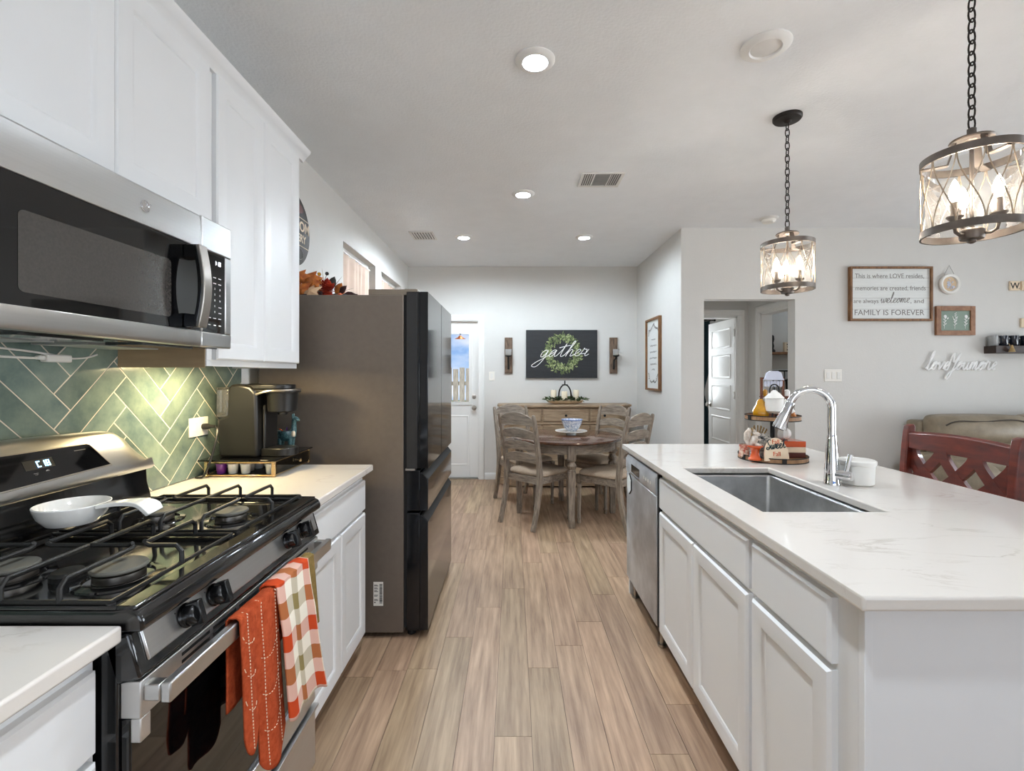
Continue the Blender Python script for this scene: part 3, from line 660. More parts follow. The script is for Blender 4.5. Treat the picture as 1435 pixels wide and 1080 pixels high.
# ------------------------------------------------------------------ pendants
def pendant(x, y, label):
    t = thing('pendant_lamp', label, 'pendant lamp', (x, y, 1.78), group='drum pendants over the island')
    zt, zb, R = 2.05, 1.815, .127
    b = MB(); b.lathe([(.072, 0), (.072, -.012), (.066, -.02), (.02, -.024), (.012, -.034), (.004, -.036)], (x, y, H), 32); obj('canopy', b, 'iron', t)
    n = 16; z1 = H-.034; z0 = 2.145; Lk = (z1-z0)/n
    for k in range(n):                                   # each link of the chain
        zc = z1-(k+.5)*Lk; hh = Lk*.66; ww = .011; b = MB(); P = []
        for i in range(14):
            a = 2*PI*i/14; dx = ww*math.cos(a); dz = hh*math.sin(a)
            P.append((x+dx, y, zc+dz) if k % 2 else (x, y+dx, zc+dz))
        b.tube(P, .0028, 6, closed=True); obj('chain_link', b, 'iron', t)
    b = MB(); b.lathe([(.004,2.15),(.012,2.145),(.012,2.128),(.02,2.125),(.055,2.112),(.057,2.108),(.055,2.104),(.02,2.108),(.012,2.10)], (x,y,0), 30); obj('cap_disc', b, 'lampmetal', t)
    for k in range(3):
        b = MB(); a = 2*PI*k/3+.5; c, s_ = math.cos(a), math.sin(a); sd = (-s_, c, 0)
        b.bar([(x+.04*c, y+.04*s_, 2.106), (x+.06*c, y+.06*s_, zt-.012), (x+R*.98*c, y+R*.98*s_, zt-.014)], .022, .004, sd)
        obj('top_strap', b, 'lampmetal', t)
    for nm, z in (('top_ring', zt), ('bottom_ring', zb)):
        b = MB(); b.lathe([(R+.003, -.012), (R+.003, .012), (R-.003, .012), (R-.003, -.012), (R+.003, -.012)], (x, y, z), 48, caps=False); obj(nm, b, 'lampmetal', t)
    b = MB(); N = 12
    for k in range(N):                                   # crossed bowed wires of the drum
        for s_ in (-1, 1):
            P = []
            for i in range(13):
                v = i/12; a = 2*PI*k/N + s_*(2*PI/N)*(.96*(3*v*v-2*v**3)+.02)
                P.append((x+R*math.cos(a), y+R*math.sin(a), zt-.01-(zt-zb-.02)*v))
            b.tube(P, .0019, 5)
    obj('wire_cage', b, 'wire', t)
    b = MB(); b.lathe([(R-.012, zb+.01), (R-.012, zt-.02)], (x, y, 0), 40, caps=False); obj('glass_cylinder', b, 'lampglass', t)
    b = MB(); b.cyl((x, y, 2.1), (x, y, zb-.005), .006, n=12); obj('stem', b, 'lampmetal', t)
    b = MB(); b.lathe([(.006,0),(.03,.002),(.032,.008),(.032,.03),(.026,.036),(.006,.038)], (x,y,1.785), 24); b.lathe([(.004,-.012),(.011,-.008),(.011,0)], (x,y,1.785), 14); obj('hub', b, 'lampmetal', t)
    for k in range(3):
        a = 2*PI*k/3 + 1.15; c, s_ = math.cos(a), math.sin(a); r = .062
        b = MB(); b.tube([(x+q*c, y+q*s_, z) for q, z in ((.028,1.803),(.045,1.800),(.058,1.808),(.062,1.825),(.062,1.845))], .0055, 8); obj('arm', b, 'lampmetal', t)
        cd_ = MB(); cd_.lathe([(.005,1.842),(.014,1.846),(.022,1.856),(.022,1.859),(.011,1.86),(.0105,1.905),(.004,1.906)], (x+r*c, y+r*s_, 0), 18); so_ = obj('candle_sleeve', cd_, 'lampmetal', t)
        b = MB(); b.lathe([(.006,1.906),(.012,1.918),(.015,1.932),(.012,1.952),(.006,1.968),(.001,1.978)], (x+r*c, y+r*s_, 0), 14); obj('bulb', b, 'bulb', so_)
pendant(1.485, 2.55, 'farther drum pendant lamp with crossed wires, hung from a round black ceiling canopy')
pendant(1.490, 1.53, 'drum pendant lamp with crossed wires, the nearer one, large at the right edge')
# ------------------------------------------------------------------ left run: uppers, microwave, backsplash, base cabinets
CF = -.725
# upper cabinets
def crown(y0, y1, ret):
    b = MB(); xf = -1.043
    prof = [(0, 2.392), (.012, 2.392), (.016, 2.402), (.03, 2.416), (.044, 2.432), (.047, 2.445), (0, 2.445)]
    b.prism(lambda p, q, c: Vector((xf+p, c, q)), prof, y0, y1 + (.045 if ret else 0))
    if ret: b.prism(lambda p, q, c: Vector((c, y1+p, q)), prof, XL+.002, xf)
    return b
t = thing('upper_cabinet', 'white two-door wall cabinet above the microwave', 'cabinet', (-1.2, 1.2, 1.84))
b = MB(); b.box(XL+.002, -1.045, .80, 1.603, 1.836, 2.42); obj('carcass', b, 'cab', t, bevel=.001, segs=1)
fx = frame((-1.045, 0, 0), (0,1,0), (0,0,1))
for a0, a1 in ((.835, 1.2163), (1.2183, 1.597)):
    b = MB(); shaker(b, fx, a0, a1, 1.862, 2.392, .02, .052); obj('door', b, 'cab', t)
obj('crown_molding', crown(.80, 1.606, False), 'cab', t)
t = thing('upper_cabinet', 'tall white two-door wall cabinet right of the microwave, over the coffee maker', 'cabinet', (-1.2, 1.94, 1.38))
b = MB(); b.box(XL+.002, -1.045, 1.606, 2.275, 1.398, 2.42); b.box(-1.063, -1.045, 1.606, 2.275, 1.377, 1.398); b.box(XL+.002, -1.063, 2.257, 2.275, 1.377, 1.398); obj('carcass', b, 'cab', t, bevel=.001, segs=1)
b = MB(); b.box(XL+.003, -1.05, 1.6035, 1.606, 1.372, 1.84); b.box(XL+.012, -1.064, 1.606, 1.62, 1.372, 1.398); b.box(XL+.012, -1.064, 1.62, 2.256, 1.3965, 1.398); obj('wood_side', b, 'maple', t, label='unpainted tan wood side and underside')
for a0, a1 in ((1.634, 1.9415), (1.9435, 2.262)):
    b = MB(); shaker(b, fx, a0, a1, 1.40, 2.392, .02, .052); obj('door', b, 'cab', t)
obj('crown_molding', crown(1.606, 2.275, True), 'cab', t)
# light strip below that cabinet: a real lamp
t = thing('under_cabinet_light', 'slim warm light strip fixed under the tall wall cabinet over the coffee maker', 'light', (-1.22, 1.78, 1.355))
b = MB(); b.box(-1.20, -1.12, 1.70, 1.94, 1.384, 1.3963); obj('housing', b, 'plate', t, bevel=.002)
MT['ledwarm'] = emit('warm_led', (255, 230, 175), 80.0)
b = MB(); b.box(-1.195, -1.125, 1.71, 1.93, 1.3825, 1.384); obj('diffuser', b, 'ledwarm', t)

# microwave over the range
t = thing('microwave', 'stainless over-the-range microwave with black glass door and bowed handle', 'microwave', (-1.15, 1.2, 1.43))
b = MB(); b.box(XL+.003, -.985, .828, 1.586, 1.440, 1.834); obj('body', b, 'blackmatte', t)
b = MB(); b.box(-1.33, -.99, .84, 1.575, 1.432, 1.440); b.box(-1.10, -1.0, .95, 1.15, 1.428, 1.432); b.box(-1.10, -1.0, 1.27, 1.47, 1.428, 1.432); obj('underside_panel', b, 'blackgloss', t)
b = MB(); b.box(-1.28, -1.13, .92, 1.16, 1.427, 1.4318); b.box(-1.28, -1.13, 1.25, 1.50, 1.427, 1.4318); obj('grease_filter', b, 'steel', t)
fm = frame((-.985, 0, 0), (0,1,0), (0,0,1))
def ring_plate(b, f, a0, a1, b0, b1, i0, i1, j0, j1, c0, c1, m=0):
    b.fbox(f, a0, a1, b0, j0, c0, c1, m); b.fbox(f, a0, a1, j1, b1, c0, c1, m); b.fbox(f, a0, i0, j0, j1, c0, c1, m); b.fbox(f, i1, a1, j0, j1, c0, c1, m)
door = MB(); yd = 1.432
# stainless top rail rolls forward at its lower edge
door.prism(lambda p, q, c: Vector((p, c, q)), [(-.985,1.834),(-.958,1.834),(-.951,1.828),(-.948,1.78),(-.949,1.733),(-.985,1.733)], .828, yd)
door.prism(lambda p, q, c: Vector((p, c, q)), [(-.985,1.480),(-.949,1.480),(-.948,1.445),(-.953,1.434),(-.985,1.434)], .828, yd)
door.box(-.985, -.949, .828, .868, 1.480, 1.733)
do = obj('door', door, 'steel', t, bevel=.0015)
b = MB(); b.box(-.984, -.953, .868, 1.432, 1.480, 1.733); obj('door_glass', b, 'blackglass', do)
b = MB(); P = []
for cx, cz, a in ((1.30, 1.656, 0), (.918, 1.656, 90), (.918, 1.520, 180), (1.30, 1.520, 270)):
    for k in range(5): q = math.radians(a+k*22.5); P.append((cx+.012*math.cos(q), cz+.012*math.sin(q)))
b.prism(lambda p, q, c: Vector((c, p, q)), P, -.9535, -.9522); obj('window_mesh', b, 'mesh', do, smooth=0)
b = MB(); b.lathe([(.0155,0),(.0155,.0015),(.013,.002),(.0125,.001),(.002,.001)], (-.948, 1.213, 1.781), 28, 0, (1,0,0)); fz = frame((-.9468, 1.213, 1.781), (0,1,0), (0,0,1))
cursive(b, 'eo', fz, .017, 0, .0007, depth=.0002); b.tube([fz(.0105*math.cos(k*PI/10), .0105*math.sin(k*PI/10), 0) for k in range(20)], .0006, 5, closed=True)
obj('round_badge', b, 'chrome', do)
hd = MB(); hz0, hz1 = 1.482, 1.728
def hpath(o): return [(-.905+o+.016*math.sin(PI*k/12)-.006, 1.376, hz0+.004+(hz1-hz0-.008)*k/12) for k in range(13)]
hd.bar(hpath(0), .036, .010, (0,1,0)); ho = obj('handle', hd, 'nickel', do, bevel=.002, label='bowed stainless handle')
b = MB(); b.prism(lambda p, q, c: Vector((p, c, q)), [(-.952, 1.725), (-.912, 1.725), (-.904, 1.69), (-.952, 1.684)], 1.36, 1.392); b.prism(lambda p, q, c: Vector((p, c, q)), [(-.952, 1.485), (-.912, 1.485), (-.904, 1.52), (-.952, 1.526)], 1.36, 1.392)
b.bar([(-.915+.016*math.sin(PI*k/12)-.006, 1.376, hz0+.006+(hz1-hz0-.012)*k/12) for k in range(13)], .033, .012, (0,1,0)); obj('handle_bracket', b, 'blackgloss', ho, bevel=.002)
pn = MB(); ring_plate(pn, fm, 1.435, 1.586, 1.434, 1.834, 1.445, 1.553, 1.480, 1.733, 0, .036); po = obj('control_panel', pn, 'steel', t, bevel=.004)
b = MB(); b.box(-.984, -.951, 1.445, 1.553, 1.480, 1.733); obj('panel_glass', b, 'blackglass', po)
fk = frame((-.9508, 0, 0), (0,1,0), (0,0,1))
b = MB(); seven(b, '1:18', fk, 1.500, 1.697, .013); obj('clock', b, 'clockw', po)
b = MB()
for r in range(9):
    for c in range(3):
        a = 1.475+c*.026; z = 1.655-r*.0185
        if r in (0, 1, 7): b.fbox(fk, a-.008, a+.006, z, z+.0022, 0, .0006)
        elif r == 8: b.fbox(fk, a-.006, a+.005, z-.004, z-.001, 0, .0006)
        else: b.text(str((r-2)*3+c+1) if r < 5 else ('0' if c == 1 else '-'), .009, frame((-.9508, a, z), (0,1,0), (0,0,1)), 0, .0006) if c < 2 or r < 5 else b.fbox(fk, a-.007, a+.007, z, z+.002, 0, .0006)
obj('buttons', b, 'letterwhite', po, smooth=0)
# white cord and plug under the microwave
t = thing('power_cord', 'white power cord with plug running along the wall under the microwave', 'cord', (-1.33, 1.3, 1.39))
b = MB(); b.tube(catmull([(-1.343,.9,1.405),(-1.335,1.05,1.408),(-1.338,1.15,1.398),(-1.33,1.27,1.394),(-1.33,1.335,1.394)], 6), .0035, 7); b.tube(catmull([(-1.342,.9,1.42),(-1.335,1.1,1.422),(-1.33,1.25,1.415),(-1.325,1.35,1.405),(-1.325,1.40,1.396)], 6), .003, 7); b.tube(catmull([(-1.33,1.41,1.395),(-1.335,1.47,1.400),(-1.343,1.52,1.412)], 5), .003, 7); obj('cable', b, 'plate', t)
b = MB(); b.box(-1.343, -1.318, 1.335, 1.41, 1.383, 1.406); b.box(-1.338, -1.322, 1.315, 1.335, 1.389, 1.402); obj('plug', b, 'plate', t, bevel=.004)

# herringbone backsplash: tiles at 45 degrees, clipped to the wall field
def herring():
    b = MB(); lay = b.bm.faces.layers.int.new('pl'); tints = [(.5,.5,.5,1)]; rnd = random.Random(3)
    y0, y1, z0, z1 = .0, 2.335, .9145, 1.50; Wt = .0735; g = .0034; x0, x1 = XL+.001, XL+.009
    b.box(XL+.0004, XL+.0082, y0, y1, z0, z1, 1)
    for f in b.bm.faces: f[lay] = 0
    J = Vector((1.381, 1.29)); uu = Vector((.7071, .7071)); vv = Vector((.7071, -.7071))
    def clip(poly, ax, val, keep_gt):
        out = []
        for i in range(len(poly)):
            p, q = poly[i], poly[(i+1) % len(poly)]; ip = (p[ax] >= val) == keep_gt; iq = (q[ax] >= val) == keep_gt
            if ip: out.append(p)
            if ip != iq: s_ = (val-p[ax])/(q[ax]-p[ax]); out.append(p+(q-p)*s_)
        return out
    def tile(i0, i1, j0, j1):
        P = [J+uu*(a*Wt)+vv*(c*Wt) for a, c in ((i0+g/Wt/2, j0+g/Wt/2), (i1-g/Wt/2, j0+g/Wt/2), (i1-g/Wt/2, j1-g/Wt/2), (i0+g/Wt/2, j1-g/Wt/2))]
        for ax, val, k in ((0,y0,True),(0,y1,False),(1,z0,True),(1,z1,False)):
            P = clip(P, ax, val, k)
            if len(P) < 3: return
        tints.append((rnd.random(), rnd.random(), rnd.random(), 1)); n0 = set(b.bm.faces)
        c = sum(P, Vector((0,0)))/len(P)
        A = [b.bm.verts.new((x0, p.x, p.y)) for p in P]; B = [b.bm.verts.new((x1-.0015, p.x, p.y)) for p in P]
        C = [b.bm.verts.new((x1, *(p+(c-p).normalized()*.0016))) for p in P]; n = len(P)
        fs = [b.face(C, 0)]
        for i in range(n): fs += [b.face([A[i],A[(i+1)%n],B[(i+1)%n],B[i]],0), b.face([B[i],B[(i+1)%n],C[(i+1)%n],C[i]],0)]
        for f in fs:
            if f: f[lay] = len(tints)-1
    for i in range(-40, 40):
        for k in range(-8, 8):
            tile(-i+8*k, -i+8*k+4, i, i+1)                    # along u
            tile(i, i+1, -4-i+8*k, -i+8*k)                  # along v
    return b, tints
b, tints = herring(); o = obj('backsplash', b, ['tile', 'grout'], smooth=0); with_tint(o, 'pl', tints)
tag(o, 'green glazed herringbone tile backsplash with pale grout lines behind the range', 'backsplash')

# base cabinets and counters of the left run
t = thing('base_cabinet', 'white base cabinet with one drawer and two doors between the range and the fridge', 'cabinet', (-1.0, 1.93, 0))
b = MB(); b.box(XL+.002, CF, 1.592, 2.265, .105, .884); obj('carcass', b, 'cab', t)
b = MB(); b.box(XL+.002, CF-.07, 1.595, 2.262, 0, .105); obj('toe_kick', b, 'cab', t)
fb = frame((CF, 0, 0), (0,1,0), (0,0,1))
b = MB(); shaker(b, fb, 1.605, 2.252, .705, .845, .02, flat=True); obj('drawer', b, 'cab', t)
for a0, a1 in ((1.605, 1.932), (1.937, 2.252)):
    b = MB(); shaker(b, fb, a0, a1, .115, .69, .02, .052); obj('door', b, 'cab', t)
t = thing('base_cabinet', 'white base cabinet at the near left corner, left of the range', 'cabinet', (-1.0, .4, 0))
b = MB(); b.box(XL+.002, CF, -.1, .812, .105, .884); obj('carcass', b, 'cab', t)
b = MB(); b.box(XL+.002, CF-.07, -.1, .81, 0, .105); obj('toe_kick', b, 'cab', t)
b = MB(); shaker(b, fb, .36, .80, .705, .845, .02, flat=True); obj('drawer', b, 'cab', t)
b = MB(); shaker(b, fb, .36, .80, .115, .69, .02, .052); obj('door', b, 'cab', t)
b = MB(); shaker(b, fb, -.09, .355, .115, .845, .02, .052); obj('door', b, 'cab', t)
for y0, y1, lb in ((1.588, 2.277, 'pale veined quartz countertop between the range and the fridge'), (-.1, .816, 'pale veined quartz countertop at the near left corner, left of the range')):
    b = MB(); b.box(XL+.010, -.676, y0, y1, .884, .914); tag(obj('countertop', b, 'quartz', bevel=.005, segs=3), lb, 'countertop')

# ------------------------------------------------------------------ gas range
t = thing('gas_range', 'stainless and black gas range with four burners, between the two left counters', 'range', (-1.0, 1.2, 0))
RY0, RY1 = .821, 1.583
b = MB(); b.box(-1.335, -.69, RY0, RY1, .035, .895); obj('body', b, 'blackgloss', t, bevel=.003)
b = MB()
prof = [(-1.25,.905),(-1.25,.934),(-.70,.934),(-.672,.938),(-.652,.930),(-.645,.914),(-.647,.897),(-.70,.895)]
b.prism(lambda p, q, c: Vector((p, c, q)), prof, RY0, RY1)
obj('cooktop', b, 'blackgloss', t, bevel=.006, segs=3)
# cooktop rim
b = MB(); b.box(-1.24, -.69, RY0+.004, RY0+.03, .932, .941); b.box(-1.24, -.69, RY1-.03, RY1-.004, .932, .941); b.box(-.70, -.662, RY0+.004, RY1-.004, .932, .941); obj('cooktop_rim', b, 'blackgloss', t, bevel=.004, segs=3)
# backguard: black riser below, curved stainless console above, shoulders rounded at the ends
b = MB(); b.prism(lambda p, q, c: Vector((p, c, q)), [(-1.335,.90),(-1.215,.90),(-1.212,.945),(-1.225,.99),(-1.228,1.04),(-1.335,1.04)], RY0+.004, RY1-.004); obj('riser', b, 'blackgloss', t, bevel=.004)
b = MB(); rings = []; N = 28
for k in range(N+1):
    u = k/N; y = RY0+(RY1-RY0)*u; e = min(u, 1-u)*(RY1-RY0); s_ = 1-max(0, 1-e/.11)**2.2
    zt = 1.068+.098*s_+.014*math.sin(PI*u)
    rings.append([(-1.335, y, 1.036), (-1.212, y, 1.036), (-1.206, y, 1.046), (-1.214, y, 1.07+.0*s_), (-1.236, y, 1.05+(zt-1.05)*.55), (-1.262, y, 1.05+(zt-1.05)*.90), (-1.276, y, zt-.002), (-1.29, y, zt), (-1.335, y, zt-.004)])
b.loft(rings); co = obj('console', b, 'steel', t, smooth=50)
# black touch display inset on the console (sloping face)
P0 = Vector((-1.2195, 1.02, 1.072)); up = Vector((-1.256+1.2195, 0, 1.147-1.072)).normalized(); fd = frame((-1.2195, 0, 1.072), (0,1,0), up)
zz = [(1.02-.18, 0), (1.42, .004), (1.405, .03), (1.375, .074), (1.02-.18, .076)]
b = MB(); b.prism(fd, [(.98,-.014),(1.428,.0),(1.424,.008),(1.388,.076),(1.378,.080),(.98,.086)], -.006, .0065); obj('display_bezel', b, 'nickel', co, bevel=.001)
b = MB(); b.prism(fd, [(.985,-.010),(1.421,.0035),(1.418,.008),(1.384,.073),(1.376,.0765),(.985,.082)], -.003, .0078); dp = obj('display_panel', b, 'blackglass', co)
fd2 = frame(fd(0, 0, .008), (0,1,0), up)
b = MB(); b.fbox(fd2, 1.185, 1.262, .031, .057, 0, .0006); obj('clock_window', b, 'blackmatte', dp)
fd3 = frame(fd(0, 0, .0088), (0,1,0), up)
b = MB(); seven(b, 'C18', fd3, 1.217, .0355, .0165); obj('clock', b, 'clock', dp)
b = MB(); b.fbox(fd2, 1.33, 1.365, .062, .0635, 0, .0005); b.fbox(fd2, 1.2, 1.212, .02, .0215, 0, .0005); b.fbox(fd2, 1.232, 1.242, .0215, .023, 0, .0005); b.fbox(fd2, 1.234, 1.240, .0235, .025, 0, .0005); b.fbox(fd2, 1.202, 1.210, .0165, .0175, 0, .0005); obj('markings', b, 'ink', dp)
# control strip and knobs
up = Vector((-.670+.652, 0, .897-.836)).normalized(); fc = frame((-.652, 0, .836), (0,1,0), up)
b = MB(); b.fbox(fc, RY0, RY1, -.02, .064, -.05, -.002); obj('front_panel', b, 'blackgloss', t, bevel=.006, segs=3)
b = MB(); b.fbox(fc, RY0+.022, RY1-.018, .0, .060, -.004, .002); st = obj('control_strip', b, 'steel', t, bevel=.003)
for y in (.947, 1.036, 1.372, 1.461):
    b = MB(); b.lathe([(.024,0),(.024,.004),(.0215,.006),(.0205,.024),(.017,.028)], fc(y, .028, .002), 24, 0, fc(0,0,1)-fc(0,0,0))
    b.fbox(fc, y-.0075, y+.0075, .028-.0235, .028+.0235, .012, .038); obj('knob', b, 'knobblack', t, bevel=.003, segs=2)
b = MB()
for y in (.947, 1.036, 1.372, 1.461):
    for q in range(4): a = PI*(.2+.2*q); b.fbox(fc, y+.03*math.cos(a)-.0012, y+.03*math.cos(a)+.0012, .028+.028*math.sin(a)-.0012, .028+.028*math.sin(a)+.0012, .002, .0025)
obj('dial_marks', b, 'inkdark', st, smooth=0)
# burners
for by, bx, r in ((.958, -.80, .044), (.958, -1.02, .040), (1.345, -.805, .040), (1.345, -1.01, .036)):
    b = MB(); b.lathe([(r*1.75,.9335),(r*1.7,.937),(r*1.35,.939),(r*1.3,.935)], (bx,by,0), 36, caps=True); bo = obj('burner', b, 'blackgloss', t)
    b = MB(); b.lathe([(r*1.0,.936),(r*.98,.950),(r*.86,.952),(r*.86,.957)], (bx,by,0), 36)
    obj('burner_ring', b, 'nickel', bo, smooth=25)
    b = MB(); b.lathe([(r*1.06,.955),(r*1.10,.9565),(r*1.10,.9595),(r*1.04,.9625),(.004,.9635)], (bx,by,0), 36); obj('burner_cap', b, 'cap', bo, smooth=25)
b = MB(); b.lathe([(.03,.9335),(.03,.944),(.025,.950),(.004,.951)], (-.905,.958,0), 24); obj('burner', b, 'castiron', t)
# grates: wire frames with fingers over each burner
def grate(yc):
    b = MB(); w = .178; x0, x1 = -1.165, -.712; zb, zt, R = .944, .981, .0050
    y0, y1 = yc-w, yc+w
    b.tube([(x0,y0,zb),(x1,y0,zb),(x1,y1,zb),(x0,y1,zb)], R, 8, closed=True)
    for bx in (-.803, -1.015):
        for sx, sy in ((1,0),(-1,0),(0,1),(0,-1)):
            if sx: xe = (x1 if (sx > 0 and bx > -.9) else (x0 if (sx < 0 and bx < -.9) else -.909)); 
            if sx:
                P = [(xe, yc, zb), (xe, yc, zt-.012), (xe-sx*.012, yc, zt), (bx+sx*.022, yc, zt), (bx+sx*.014, yc, zt+.004)]
                if xe == -.909: P = [(xe, yc, zt), (bx+sx*.022, yc, zt), (bx+sx*.014, yc, zt+.004)]
            else:
                ye = y1 if sy > 0 else y0; P = [(bx, ye, zb), (bx, ye, zt-.012), (bx, ye-sy*.012, zt), (bx, yc+sy*.022, zt), (bx, yc+sy*.014, zt+.004)]
            b.tube(P, R, 8)
    for sy in (1, -1):
        ye = yc+sy*w; P = [(-.909+sy*.0, ye, zb), (-.909, ye, zt-.012), (-.909, ye-sy*.012, zt), (-.909, yc, zt)]; b.tube(P, R, 8)
    for x in (x0, x1):
        for y in (y0, y1): b.cyl((x, y, .934), (x, y, zb), .007, n=8)
    obj('grate', b, 'castiron', t)
grate(1.012); grate(1.392)
# oven door
fo = frame((-.672, 0, 0), (0,1,0), (0,0,1))
b = MB(); b.box(-.69, -.672, RY0+.006, RY1-.006, .262, .742); od = obj('oven_door', b, 'blackglass', t, bevel=.003)
b = MB(); b.fbox(fo, RY0+.006, RY1-.006, .742, .808, -.018, .018)
b.fbox(fo, RY0+.006, RY0+.03, .70, .742, 0, .018); b.fbox(fo, RY1-.03, RY1-.006, .70, .742, 0, .018)
tr = obj('vent_trim', b, 'trimsteel', od, bevel=.002)
b = MB()
for k in range(6):
    y0 = .93+k*.097
    for r in range(3): b.fbox(fo, y0, y0+.085, .7625+r*.0145, .7690+r*.0145, .006, .0186)
obj('vent_slots', b, 'blackmatte', tr, smooth=0)
b = MB(); b.fbox(fo, RY0+.006, RY1-.006, .262, .335, -.018, .010); obj('lower_trim', b, 'steel', od, bevel=.003)
b = MB(); b.box(-.624, -.606, RY0+.012, RY1-.012, .766, .802)
for y0, y1 in ((RY0+.012, RY0+.035), (RY1-.035, RY1-.012)): b.box(-.655, -.6245, y0, y1, .769, .799)
obj('handle', b, 'steel', od, bevel=.003)
b = MB(); b.box(-.69, -.662, RY0+.006, RY1-.006, .05, .235); b.prism(lambda p, q, c: Vector((p, c, q)), [(-.69,.235),(-.662,.235),(-.650,.243),(-.650,.251),(-.69,.251)], RY0+.006, RY1-.006); obj('storage_drawer', b, 'steel', t, bevel=.002)
b = MB(); b.box(-1.30, -.72, RY0+.02, RY1-.02, 0, .036); obj('toe_base', b, 'blackmatte', t)
# spoon rest on the near grate
sr = MB(); c0 = Vector((-1.075, 1.15, .987))
N = 30
def ringpts(r, z, sx=1.0):
    P = []
    for k in range(N):
        a = 2*PI*k/N; P.append((c0.x+r*1.0*math.cos(a), c0.y+r*math.sin(a), c0.z+z))
    return P
sr.loft([ringpts(.03,.004), ringpts(.05,.0), ringpts(.066,.020), ringpts(.0745,.046), ringpts(.072,.048), ringpts(.062,.026), ringpts(.045,.010), ringpts(.01,.008)], 0, True)
hp = [(-1.005,1.15,1.028),(-.985,1.152,1.031),(-.955,1.155,1.034),(-.92,1.16,1.033),(-.898,1.163,1.024),(-.886,1.165,1.008)]
ww = [.044,.036,.036,.048,.058,.05]
q = catmull(hp, 4); wv = catmull([(x,) for x in ww], 4)
sr.bar(q, [x[0] for x in wv], .010, (0,1,0))
tag(obj('spoon_rest', sr, 'white', bevel=.002, smooth=60), 'white ceramic ladle-shaped spoon rest on the range grate', 'spoon rest')

# ------------------------------------------------------------------ towels over the oven handle
def towel(nm, y0, y1, zb, zback, mats, label, flare, seed, waves, folds, off=0.0, uv=False, nu=48):
    t = thing(nm, label, 'towel', (-.60, (y0+y1)/2, min(zb(0), zb(1))))
    xo = -.601+off
    def fn(u, v):
        e = y0+(y1-y0)*u
        L1 = .802-zback; Lt = .022; L2 = .802-zb(u); T = L1+Lt+L2; s_ = v*T
        if s_ < L1: d = (L1-s_); x = -.631-off; z = .806+off-d; k = d/ L1; wv = .3
        elif s_ < L1+Lt:
            a = (s_-L1)/Lt*PI; x = -.615-.0155*math.cos(a)*1-off*math.cos(a); z = .806+off+.006*math.sin(a); k = 0; wv = 0
        else: d = s_-L1-Lt; x = xo; z = .806+off-d; k = d/L2; wv = 1
        y = e + flare(u)*k*k
        x += wv*min(1, k*3)*(waves(u)*(.35+.65*k)) + wv*.012*k
        return (x, y, z)
    b = MB(); b.grid(fn, nu, 60, uv=(lambda a, c: (a, c)) if uv else None); return t, obj('cloth', b, mats, t, solid=.004, smooth=70), fn
t, o, fn = towel('kitchen_towel', 1.035, 1.20, lambda u: (.495+.05*abs((u-.17)/.17)**4) if u < .34 else (.40+.045*abs((u-.67)/.33)**4), .60, 'orange', 'rust orange towel with cream running stitches, leftmost on the oven handle',
      lambda u: -.005+.02*u, 1, lambda u: (.0 + .018*math.exp(-((u-.62)/.2)**2) - .004*math.exp(-((u-.33)/.05)**2) + .008*math.exp(-((u-.12)/.1)**2)), None)
st_ = MB()
for uu_ in (.14, .48, .88):
    v = .3
    while v < .985:
        P = [Vector(fn(uu_+.015*math.sin(v*6), v+q*.0035)) + Vector((.0032,0,0)) for q in (0,1,2)]; st_.tube(P, .0011, 4); v += .014
for vv in (.52, .66, .80):
    u = .02
    while u < .97:
        if .28 < u < .42: u += .05; continue
        st_.tube([Vector(fn(u+q*.012, vv+.05*math.sin(u*3))) + Vector((.0032,0,0)) for q in (0,1,2)], .0009, 4); u += .05
obj('stitching', st_, 'thread', t)
towel('kitchen_towel', 1.185, 1.365, lambda u: .465-.055*u-.008*math.sin(u*14), .62, 'check', 'orange, cream and olive checked towel, in the middle on the oven handle', lambda u: .0+.05*u, 2, lambda u: .016+.009*math.sin(u*7+.6), None, .006, True)
towel('kitchen_towel', 1.335, 1.415, lambda u: .60, .63, 'olive', 'olive green ribbed towel, partly behind the checked one on the oven handle', lambda u: .004*u, 3, lambda u: .004*math.sin(u*8), None, .0, nu=20)

# ------------------------------------------------------------------ fridge
t = thing('refrigerator', 'tall dark slate french-door refrigerator at the end of the left counter', 'refrigerator', (-.9, 2.86, 0))
FY0, FY1 = 2.405, 3.315
b = MB(); b.box(-1.30, -.560, FY0, FY1, .03, 1.755); obj('case', b, 'slate', t, bevel=.003)
b = MB(); b.box(-.74, -.49, FY0+.005, FY0+.12, 1.755, 1.785); b.box(-.56, -.50, FY0+.02, FY0+.08, 1.785, 1.79); obj('hinge_cover', b, 'hinge', t, bevel=.004)
b = MB(); b.box(-.74, -.49, FY1-.12, FY1-.005, 1.755, 1.785); obj('hinge_cover', b, 'hinge', t, bevel=.004)
b = MB(); b.box(-.560, -.545, FY0+.012, FY1-.012, .05, 1.75); obj('gasket', b, 'blackmatte', t)
ym = (FY0+FY1)/2
def slab(y0, y1, z0, z1, nm, groove):
    b = MB(); b.box(-.545, -.478, y0, y1, z0, z1 if not groove else z1, 0)
    if groove:
        b.prism(lambda p, q, c: Vector((p, c, q)), [(-.478, z0), (-.438, z0), (-.435, z0+.004), (-.435, z1-.045), (-.462, z1-.012), (-.478, z1-.010)], y0, y1)
    else: b.box(-.478, -.435, y0, y1, z0, z1)
    o_ = obj(nm, b, 'fridge', t, bevel=.003)
    if groove:
        b = MB(); b.prism(lambda p, q, c: Vector((p, c, q)), [(-.474, z1-.011), (-.4615, z1-.0108), (-.4338, z1-.0445), (-.438, z1-.05)], y0+.003, y1-.0015); obj('handle_recess', b, 'blackmatte', o_)  # dark strip laid over the groove, its shade put into the colour
    return o_
